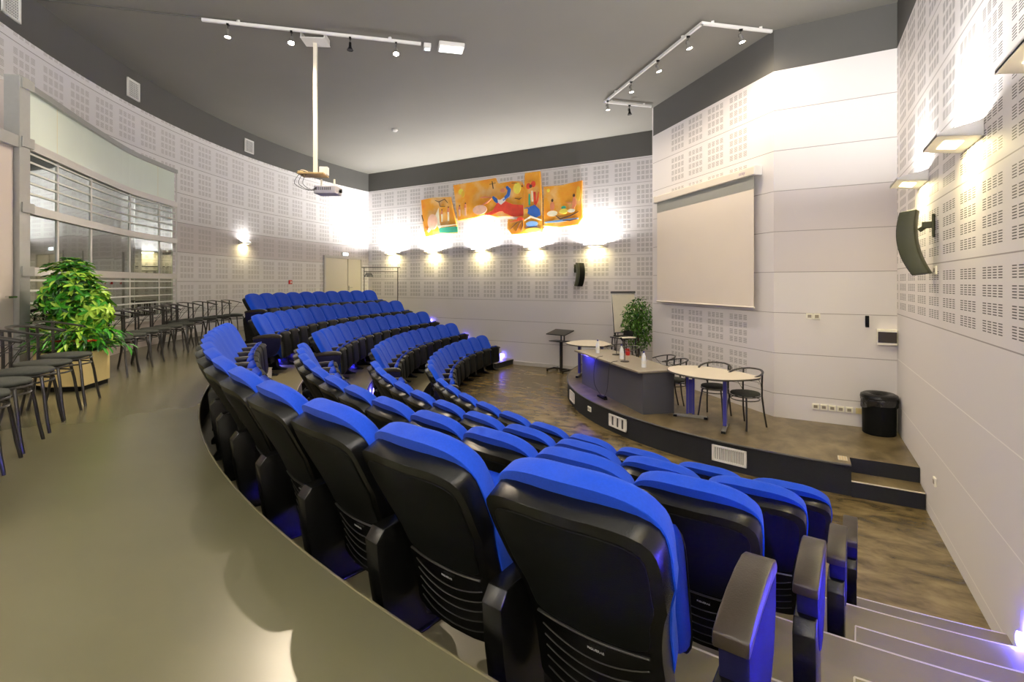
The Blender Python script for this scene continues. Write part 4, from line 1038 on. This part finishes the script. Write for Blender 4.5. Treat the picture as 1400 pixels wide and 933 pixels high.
# ------------------------------------------------------------------ lectern trolley, flip chart, rack
lx, ly = -5.62, 11.98
lec = empty('projector_trolley', (lx, ly, 0), rad(-14), 'black stand with tilted top and small shelf by the mural wall', 'stand')
mb = MB(); mb.box((0, 0, 0), (.62, .42, .025), MT['steel'], T=Matrix.Translation((0, 0, 1.03)) @ Matrix.Rotation(rad(14), 4, 'X')); mb.build('tilted_top', parent=lec, bevel=.004)
mb = MB(); mb.box((-.02, 0, .80), (.46, .32, .02), MT['steel']); mb.build('shelf', parent=lec, bevel=.004)
mb = MB(); mb.box((0, .05, .40), (.07, .05, .80), MT['steel']); mb.box((-.0, .05, .9), (.03, .03, .24), MT['steel']); mb.box((.10, .05, .9), (.03, .03, .26), MT['steel']); mb.build('post', parent=lec, bevel=.003)
mb = MB()
for s in (-1, 1): mb.box((s*.26, 0, .06), (.05, .46, .04), MT['steel'])
mb.box((0, .05, .07), (.52, .06, .04), MT['steel']); mb.build('base_frame', parent=lec, bevel=.003)
for sx in (-1, 1):
    for sy in (-1, 1):
        mb = MB(); mb.tube([(sx*.26-.012, sy*.21, .022), (sx*.26+.012, sy*.21, .022)], .022, MT['blackm'], 12); mb.build('castor', parent=lec, smooth=True)

fx, fy = -3.72, 11.72
fc = empty('flip_chart', (fx, fy, .34), rad(48), 'white flip chart easel standing on the stage beside the ficus', 'flip chart')
TT = Matrix.Translation((0, 0, 0)) @ Matrix.Rotation(rad(-9), 4, 'X')
mb = MB(); mb.box((0, -.03, 1.30), (.66, .02, .98), MT['white'], T=TT); mb.build('board', parent=fc, bevel=.004)
mb = MB(); mb.box((0, -.046, 1.27), (.60, .012, .90), MT['paper'], T=TT); mb.build('paper_pad', parent=fc)
mb = MB(); mb.box((0, -.055, 1.775), (.66, .045, .05), MT['desk'], T=TT); mb.build('clamp_bar', parent=fc, bevel=.004)
mb = MB(); mb.box((0, -.06, .80), (.62, .07, .02), MT['desk'], T=TT); mb.build('pen_tray', parent=fc)
for sx in (-1, 1):
    mb = MB(); mb.tube([(sx*.30, .25, 1.75), (sx*.33, -.06, 0.0)], .013, MT['desk'], 8); mb.build('leg', parent=fc, smooth=True)
mb = MB(); mb.tube([(0, .26, 1.74), (0, .62, 0)], .013, MT['desk'], 8); mb.build('leg', parent=fc, smooth=True)
# small AV table with a laptop in front of the flip chart
avx, avy = -3.46, 10.62
av = empty('equipment_stand', (avx, avy, .34), rad(-35), 'black metal stand with papers in front of the flip chart', 'stand')
mb = MB(); mb.box((0, 0, .80), (.46, .40, .025), MT['steel']); mb.build('stand_top', parent=av, bevel=.004)
for sx in (-1, 1):
    for sy in (-1, 1):
        mb = MB(); mb.tube([(sx*.19, sy*.16, .79), (sx*.22, sy*.2, 0)], .014, MT['steel'], 8); mb.build('leg', parent=av, smooth=True)
mb = MB(); mb.box((0, 0, .35), (.42, .36, .02), MT['steel']); mb.build('shelf', parent=av)
mb = MB(); mb.box((0, 0, 0), (.32, .24, .02), MT['blackm']); mb.box((0, .12, .08), (.32, .012, .16), MT['blackm'], T=Matrix.Translation((0, .02, .0)) @ Matrix.Rotation(rad(-18), 4, 'X'))
lap = mb.build('laptop', loc=(avx-.04, avy+.02, 1.166)); lap.rotation_euler = (0, 0, rad(-35)); tag(lap, 'black laptop open on the black stand by the ficus', 'laptop')
mb = MB()
for k in range(4): mb.box((.0, .0, .003+.005*k), (.21, .297, .004), MT['paper'], rad(8*k-10))
pp = mb.build('papers', loc=(avx+.12, avy-.14, 1.153)); pp.rotation_euler = (0, 0, rad(-35)); tag(pp, 'white papers spread on the black stand by the ficus', 'papers', None)

ra = Vector((-11.9, 11.09)); rb_ = Vector((-11.0, 11.62)); dd = rb_-ra; rl = dd.length; rc = (ra+rb_)/2
rk = empty('clothes_rack', (rc.x, rc.y, HU), math.atan2(dd.y, dd.x), 'black tubular clothes rack standing behind the far seats', 'clothes rack')
for s in (-1, 1):
    mb = MB(); mb.tube([(s*rl/2, 0, .06), (s*rl/2, 0, 1.62)], .014, MT['steel'], 8); mb.build('post', parent=rk, smooth=True)
    mb = MB(); mb.box((s*rl/2, 0, .05), (.04, .5, .03), MT['steel']); mb.build('foot', parent=rk)
mb = MB(); mb.tube([(-rl/2-.08, 0, 1.63), (rl/2+.08, 0, 1.63)], .014, MT['steel'], 8); mb.tube([(-rl/2, 0, 1.50), (rl/2, 0, 1.50)], .010, MT['steel'], 8); mb.build('rail', parent=rk, smooth=True)
# hangers
hg = None
for k in range(8):
    a_ = rad(math.degrees(math.atan2(dd.y, dd.x))); px_ = rc+dd.normalized()*(-rl/2+.06+.022*k)
    if hg is None:
        mb = MB(); mb.tube([(0, 0, 0), (.0, .012, .02), (0, .0, .04), (0, -.014, .022)], .003, MT['steel'], 5)
        mb.tube([(0, -.21, -.13), (0, -.1, -.065), (0, 0, -.02), (0, .1, -.065), (0, .21, -.13)], .011, MT['steel'], 6); mb.tube([(0, -.20, -.13), (0, .20, -.13)], .006, MT['steel'], 6); mb.tube([(0, 0, -.02), (0, 0, 0)], .003, MT['steel'], 5)
        hg = mb.build('coat_hanger', smooth=True); o = hg
    else: o = hg.copy(); COL.objects.link(o)
    o.location = (px_.x, px_.y, HU+1.475); o.rotation_euler = (0, 0, a_+rad(random.uniform(-6, 6)))
    tag(o, 'black coat hanger bunched at the corner-side end of the clothes rack', 'coat hanger', 'coat hangers on the clothes rack')

# ------------------------------------------------------------------ plants
def leaf_quad(mb, p, d, up, L_, w, material, fold=.25):
    d = d.normalized(); s = d.cross(up)
    if s.length < 1e-3: s = Vector((1, 0, 0))
    s.normalize(); n_ = s.cross(d)
    pts = [p, p+d*L_*.35+s*w*.5+n_*w*fold, p+d*L_*.75+s*w*.38+n_*(w*fold-L_*.05), p+d*L_-n_*L_*.14, p+d*L_*.75-s*w*.38+n_*(w*fold-L_*.05), p+d*L_*.35-s*w*.5+n_*w*fold, p+d*L_*.4-n_*.0, p+d*L_*.75-n_*L_*.05]
    mb.add([tuple(v) for v in pts], [(0, 1, 6), (1, 2, 7, 6), (2, 3, 7), (0, 6, 5), (6, 7, 4, 5), (7, 3, 4)], material)
def rnd_dir(zmin=-1.):
    while True:
        v = Vector((random.uniform(-1, 1), random.uniform(-1, 1), random.uniform(zmin, 1)))
        if .1 < v.length < 1: return v.normalized()
def whorl(mb, p, axis, n_, L_, w, mats, droop=.25):
    axis = axis.normalized(); a = axis.orthogonal().normalized(); b_ = axis.cross(a)
    off = random.uniform(0, 6)
    for k in range(n_):
        q = 2*pi*k/n_+off; d = (a*cos(q)+b_*sin(q))+axis*(.35-droop*random.random())
        leaf_quad(mb, p, d, axis, L_*random.uniform(.8, 1.15), w, random.choice(mats))
# planter
plp = [(-7.80, 2.52), (-7.42, 2.78), (-6.94, 2.62), (-6.62, 2.26), (-6.86, 2.05), (-7.18, 2.02), (-7.45, 2.25)]
px_, py_ = -7.12, 2.42
pl = empty('plant_trough', (px_, py_, HU), 0, 'cream angular planter box under the bushy plants by the glazing', 'planter')
Q = rel((px_, py_), plp)
if sum(a[0]*b_[1]-b_[0]*a[1] for a, b_ in zip(Q, Q[1:]+Q[:1])) < 0: Q = Q[::-1]
mb = MB(); mb.prism([(x*.94, y*.94) for x, y in Q], 0, .05, MT['blackm']); mb.build('plinth', parent=pl)
mb = MB(); mb.prism(Q, .05, .40, MT['cream']); mb.build('trough_box', parent=pl, bevel=.008)
mb = MB(); mb.prism([(x*.93, y*.93) for x, y in Q], .40, .405, MT['soil']); mb.build('soil', parent=pl)
def plant(name, x, y, z, label, cat, gen, mats_l, stems=True):
    root = empty(name, (x, y, z), 0, label, cat)
    mb = MB(); gen(mb); mb.build('foliage', parent=root)
    return root
def pt_in(c, r): 
    v = rnd_dir()*(random.random()**.45); return Vector((c[0]+v.x*r[0], c[1]+v.y*r[1], c[2]+v.z*r[2]))
def scheff(c, r, nw, mats_l, L_=.13, w=.045):
    def g(mb):
        for _ in range(nw):
            p = pt_in(c, r); out = (p-Vector(c)).normalized()+Vector((0, 0, .5)); whorl(mb, p, out, 8, L_, w, mats_l)
    return g
base_z = HU+.405
def stems(root, pts_l, r=.012):
    mb = MB()
    for (x, y, z) in pts_l: mb.tube([(0, 0, -.0), (x*.4, y*.4, z*.5), (x, y, z)], [r, r*.8, r*.5], MT['bark'], 6)
    mb.build('stem', parent=root, smooth=True)
r1 = plant('umbrella_plant', -7.22, 2.34, base_z, 'tall variegated umbrella plant, tallest in the cream planter', 'plant', scheff((0, 0, .66), (.25, .25, .40), 190, [MT['leaf'], MT['leafy'], MT['leaf'], MT['leafd']], .105, .036), None)
stems(r1, [(0, 0, .7), (.12, .1, .55), (-.12, .05, .6), (-.05, -.12, .5)])
r2 = plant('umbrella_plant', -7.08, 2.47, base_z, 'bright umbrella plant in the cream planter, on the side of the chair row', 'plant', scheff((0, 0, .46), (.22, .22, .44), 140, [MT['leaf'], MT['leafy'], MT['leafy']], .10, .036), None)
stems(r2, [(0, 0, .6), (.12, .1, .4), (-.1, .05, .45)])
def darkg(mb):
    for _ in range(110):
        p = pt_in((0, 0, .48), (.26, .24, .40)); leaf_quad(mb, p, (Vector((p.x, p.y, .05))+rnd_dir()*.25), Vector((0, 0, 1)), random.uniform(.14, .24), .05, random.choice([MT['leafd'], MT['leaf'], MT['leafd']]))
r3 = plant('leafy_plant', -7.46, 2.36, base_z, 'dark long-leaved plant in the cream planter against the window post', 'plant', darkg, None)
stems(r3, [(0, 0, .7), (.12, .05, .5), (-.12, -.05, .6)])
def lowg(mb):
    for _ in range(170):
        a = random.uniform(0, 2*pi); r = random.uniform(0, .3); p = Vector((r*cos(a), r*sin(a), random.uniform(.0, .22)))
        leaf_quad(mb, p, Vector((cos(a), sin(a), random.uniform(-.6, .7))), Vector((0, 0, 1)), random.uniform(.12, .24), .035, random.choice([MT['leaf'], MT['leafd'], MT['leafy'], MT['leaf']]))
def droopg(mb):
    for _ in range(140):
        a = random.uniform(-1.5, 1.2); x0 = random.uniform(-.22, .22); y0 = random.uniform(-.2, .2)
        L_ = random.uniform(.2, .34); prev = Vector((x0, y0, random.uniform(.0, .2)))
        d = Vector((cos(a), sin(a), .5))
        for k in range(4):
            nx = prev+d*L_/4; leaf_quad(mb, prev, d+rnd_dir()*.35, Vector((0, 0, 1)), L_/2.4, .034, random.choice([MT['leaf'], MT['leafd'], MT['leaf'], MT['leafy']])); prev = nx; d = d+Vector((0, 0, -.42))
plant('leafy_plant', -7.06, 2.25, base_z, 'low spreading green plant at the foot of the umbrella plants', 'plant', lowg, None)
plant('trailing_fern', -7.10, 2.42, base_z, 'trailing green fern spilling over the planter end nearest the chairs beyond', 'plant', droopg, None)
for i, (x, y) in enumerate(((-6.98, 2.16), (-6.80, 2.28), (-6.72, 2.38))):
    root = empty('poinsettia', (x, y, base_z), 0, 'small orange-red poinsettia in the cream planter, %s from the window post' % ORD[i], 'flower', 'poinsettias in the planter')
    mb = MB()
    for _ in range(3): whorl(mb, Vector((random.uniform(-.02, .02), random.uniform(-.02, .02), .10+.02*random.random())), Vector((0, 0, 1)), 7, .055, .03, [MT['redleaf']])
    mb.build('bract', parent=root)
    mb = MB(); mb.tube([(0, 0, 0), (0, 0, .1)], .004, MT['leaf'], 5); whorl(mb, Vector((0, 0, .05)), Vector((0, 0, 1)), 6, .07, .035, [MT['leaf']]); mb.build('foliage', parent=root)
# ficus behind the desk
fic = empty('ficus_tree', (-3.30, 11.12, .34), 0, 'bushy green ficus tree in a pot at the edge of the screen wall', 'plant')
mb = MB(); mb.lathe([(0, 0), (.15, 0), (.19, .30), (.2, .32), (.18, .32), (.17, .27), (0, .27)], MT['cream'], 24); mb.build('pot', parent=fic, smooth=True)
mb = MB(); mb.tube([(0, 0, .27), (.02, .02, .6), (-.02, 0, 1.0), (0, 0, 1.45)], [.025, .022, .018, .01], MT['bark'], 8)
for _ in range(9):
    a = random.uniform(0, 6.28); z = random.uniform(.6, 1.3); mb.tube([(0, 0, z), (.12*cos(a), .12*sin(a), z+.15), (.25*cos(a), .25*sin(a), z+.25)], [.01, .007, .004], MT['bark'], 5)
mb.build('trunk', parent=fic, smooth=True)
mb = MB()
for _ in range(1500):
    p = pt_in((0, 0, 1.06), (.36, .36, .62)); leaf_quad(mb, p, rnd_dir()*.8+Vector((p.x*1.5, p.y*1.5, -.25)), Vector((0, 0, 1)), random.uniform(.055, .095), .042, MT['ficus'] if random.random() < .75 else MT['leafd'])
mb.build('foliage', parent=fic)
fl = empty('potted_flower', (-2.85, 8.98, ZD), 0, 'small bright red flower pot on the grey desk in front of the ficus', 'flower')
mb = MB(); mb.lathe([(0, 0), (.035, 0), (.045, .07), (.04, .07), (0, .06)], MT['red'], 16); mb.build('pot', parent=fl, smooth=True)
mb = MB()
for _ in range(10): whorl(mb, Vector((random.uniform(-.02, .02), random.uniform(-.02, .02), random.uniform(.07, .11))), Vector((random.uniform(-.5, .5), random.uniform(-.5, .5), 1)), 6, .04, .022, [MT['redleaf'], MT['red']])
mb.build('petals', parent=fl)

# ------------------------------------------------------------------ ceiling equipment
def track(name, pts, label):
    mb = MB()
    for a_, b_ in zip(pts, pts[1:]):
        d = Vector(b_)-Vector(a_); mb.box(((a_[0]+b_[0])/2, (a_[1]+b_[1])/2, ZC-.05), (d.length+.03, .036, .04), MT['white'], math.atan2(d.y, d.x))
        for tt in (.15, .85): p = Vector(a_)+d*tt; mb.box((p.x, p.y, ZC-.016), (.04, .03, .032), MT['white'])
    return tag(mb.build(name), label, 'lighting track')
track('lighting_track', [(-7.35, 3.87), (-5.19, 5.97)], 'long straight white lighting track on the ceiling beside the projector pole')
track('lighting_track', [(-.48, 8.31), (-1.31, 7.55), (-3.59, 9.81), (-2.86, 10.56)], 'bent white lighting track on the ceiling above the stage')
def spot(x, y, rz, tilt, lit, label, power=0, aim=None):
    root = empty('track_spotlight', (x, y, ZC-.07), rz, label, 'spotlight', 'spotlights on the ceiling tracks')
    mb = MB(); mb.box((0, 0, -.012), (.05, .03, .024), MT['black']); mb.tube([(0, 0, -.02), (0, 0, -.06), (.028, 0, -.07), (.028, 0, -.12)], .005, MT['steel'], 6); mb.build('spot_bracket', parent=root)
    T = Matrix.Translation((0, 0, -.12)) @ Matrix.Rotation(tilt, 4, 'Y')
    mb = MB(); mb.lathe([(0, .045), (.018, .045), (.02, -.01), (.024, -.03), (.046, -.075), (.043, -.075), (.02, -.03), (0, -.028)], MT['greymetal'] if lit else MT['black'], 18, T=T); mb.build('spot_head', parent=root, smooth=True)
    mb = MB(); mb.lathe([(0, -.070), (.040, -.070), (.036, -.062), (0, -.062)], MT['bulb'] if lit == 2 else (MT['bulbdim'] if lit else MT['grille']), 18, T=T); mb.build('bulb', parent=root, smooth=True)
    if lit and power:
        ld = bpy.data.lights.new('spot_beam', 'SPOT'); ld.energy = power; ld.color = (1., .83, .62); ld.spot_size = rad(150); ld.spot_blend = 1.; ld.shadow_soft_size = .04
        lo = bpy.data.objects.new('spot_beam', ld); COL.objects.link(lo); lo.parent = root
        lo.matrix_local = T @ Matrix.Translation((0, 0, -.09))
SPW = 170
ta = math.atan2(5.97-3.87, -5.19+7.35)
sd = [((-7.12, 4.09), 1, 25, 'farthest from the ceiling emergency sign'), ((-6.52, 4.68), 2, SPW, 'shining beside the projector pole'), ((-5.93, 5.25), 0, 0, 'unlit beyond the projector pole'), ((-5.45, 5.72), 2, SPW, 'shining beside the ceiling emergency sign')]
for (p, lit, pw_, l) in sd: spot(*p, ta+rad(90), rad(20 if lit == 2 else 5), lit, 'small spotlight on the straight track, '+l, pw_)
sd = [((-.85, 7.97), 2, 'shining near the stage wall corner'), ((-1.55, 7.79), 2, 'shining at the track elbow'), ((-2.15, 8.38), 2, 'shining, second along the long arm'), ((-2.80, 9.03), 1, 'third along the long arm'), ((-3.50, 9.72), 1, 'at the far elbow'), ((-3.20, 10.20), 0, 'unlit beside the screen wall')]
for (p, lit, l) in sd: spot(*p, rad(200), rad(16 if lit == 2 else 4), lit, 'small spotlight on the bent track, '+l, (26 if 'wall corner' in l else 32) if lit else 0)
# projector on its pole
px0, py0 = -6.45, 5.04
pr = empty('projector_mount', (px0, py0, ZC), rad(35), 'long white pole from the ceiling with a pine shelf near the track', 'projector mount')
mb = MB(); mb.box((0, 0, -.10), (.36, .30, .012), MT['white']); 
for s in (-1, 1): mb.box((s*.17, 0, -.05), (.012, .28, .1), MT['white'])
mb.build('ceiling_plate', parent=pr, bevel=.003)
mb = MB(); mb.box((0, 0, -1.12), (.055, .055, 2.0), MT['casing']); mb.build('pole', parent=pr, bevel=.006)
mb = MB(); mb.box((-.03, -.0, -2.12), (.38, .30, .025), MT['pine']); mb.build('shelf', parent=pr, bevel=.003)
mb = MB(); mb.box((.13, 0, -2.06), (.12, .10, .12), MT['white']); mb.build('junction_box', parent=pr, bevel=.004)
mb = MB(); 
for k in range(5): mb.tube([(-.22+.05*cos(a)+.02*k, .13*sin(a), -2.10+.008*k) for a in [2*pi*q/14+k for q in range(15)]], .005, [MT['steel'], MT['yellowed'], MT['steel'], MT['casing'], MT['steel']][k], 5)
for k in range(3): mb.tube(catmull([(-.2+.05*k, -.1, -2.12), (-.26+.06*k, -.14, -2.28), (-.05+.03*k, -.14, -2.38), (.08, -.12, -2.30)], 4), .004, MT['steel'], 5)
mb.build('cable_bundle', parent=pr, smooth=True)
pj = empty('projector', (px0+.16, py0+.10, ZC-2.36), rad(28), 'silver grey video projector hanging beneath the pine shelf', 'projector')
mb = MB(); mb.box((0, 0, 0), (.33, .27, .12), MT['silver']); mb.build('projector_body', parent=pj, bevel=.012)
mb = MB(); 
for k in range(8): mb.box((-.12+.03*k, -.137, .012), (.012, .006, .045), MT['grille'])
mb.build('vent_slots', parent=pj)
mb = MB(); mb.tube([(.171, .03, 0), (.20, .03, 0)], .03, MT['blackm'], 16); mb.build('lens', parent=pj, smooth=True)
mb = MB()
for s in (-1, 1): mb.box((s*.10, 0, .10), (.02, .02, .15), MT['casing'])
mb.build('hanger_arm', parent=pj)
# emergency fittings and detector on the ceiling
eo = empty('emergency_light', (-4.86, 6.33, ZC), rad(44), 'white rectangular emergency light on the ceiling past the straight track', 'emergency light')
mb = MB(); mb.box((0, 0, -.04), (.40, .26, .07), MT['white']); mb.build('light_body', parent=eo, bevel=.012)
mb = MB(); mb.box((0, 0, -.078), (.36, .22, .008), emit('pale_panel', (1, 1, .97), .9)); mb.build('light_panel', parent=eo, bevel=.003)
mb = MB(); mb.box((0, 0, -.04), (.11, .13, .07), MT['white']); mb.box((0, 0, -.078), (.08, .1, .006), MT['exit'])
o = mb.build('emergency_lamp', loc=(-5.17, 6.12, ZC), bevel=.006); o.rotation_euler = (0, 0, rad(44)); tag(o, 'small square glowing emergency lamp at the end of the straight track', 'emergency light')
mb = MB(); mb.lathe([(0, 0), (.075, 0), (.075, -.025), (.05, -.05), (0, -.055)], MT['white'], 24)
tag(mb.build('smoke_detector', loc=(-8.72, 9.11, ZC), smooth=True), 'small round white smoke detector on the bare ceiling', 'smoke detector')

# ------------------------------------------------------------------ camera, light, colour
cam = bpy.data.cameras.new('camera'); co = bpy.data.objects.new('camera', cam); COL.objects.link(co)
co.location = (0, 0, H); co.rotation_euler = (rad(90), 0, rad(30.6))
cam.sensor_width = 36; cam.lens = 686/1400*36; cam.shift_y = -(466.5-387)/1400; cam.clip_start = .02
SC.camera = co
w = bpy.data.worlds.new('World'); SC.world = w; w.use_nodes = True
w.node_tree.nodes['Background'].inputs[0].default_value = (.5, .5, .55, 1); w.node_tree.nodes['Background'].inputs[1].default_value = .05
SC.view_settings.view_transform = 'Standard'; SC.view_settings.look = 'None'; SC.view_settings.gamma = 1; SC.view_settings.exposure = 1.4
SC.view_settings.use_curve_mapping = False
SC.cycles.use_denoising = True; SC.cycles.max_bounces = 8; SC.cycles.diffuse_bounces = 5; SC.cycles.glossy_bounces = 4; SC.cycles.sample_clamp_indirect = 6
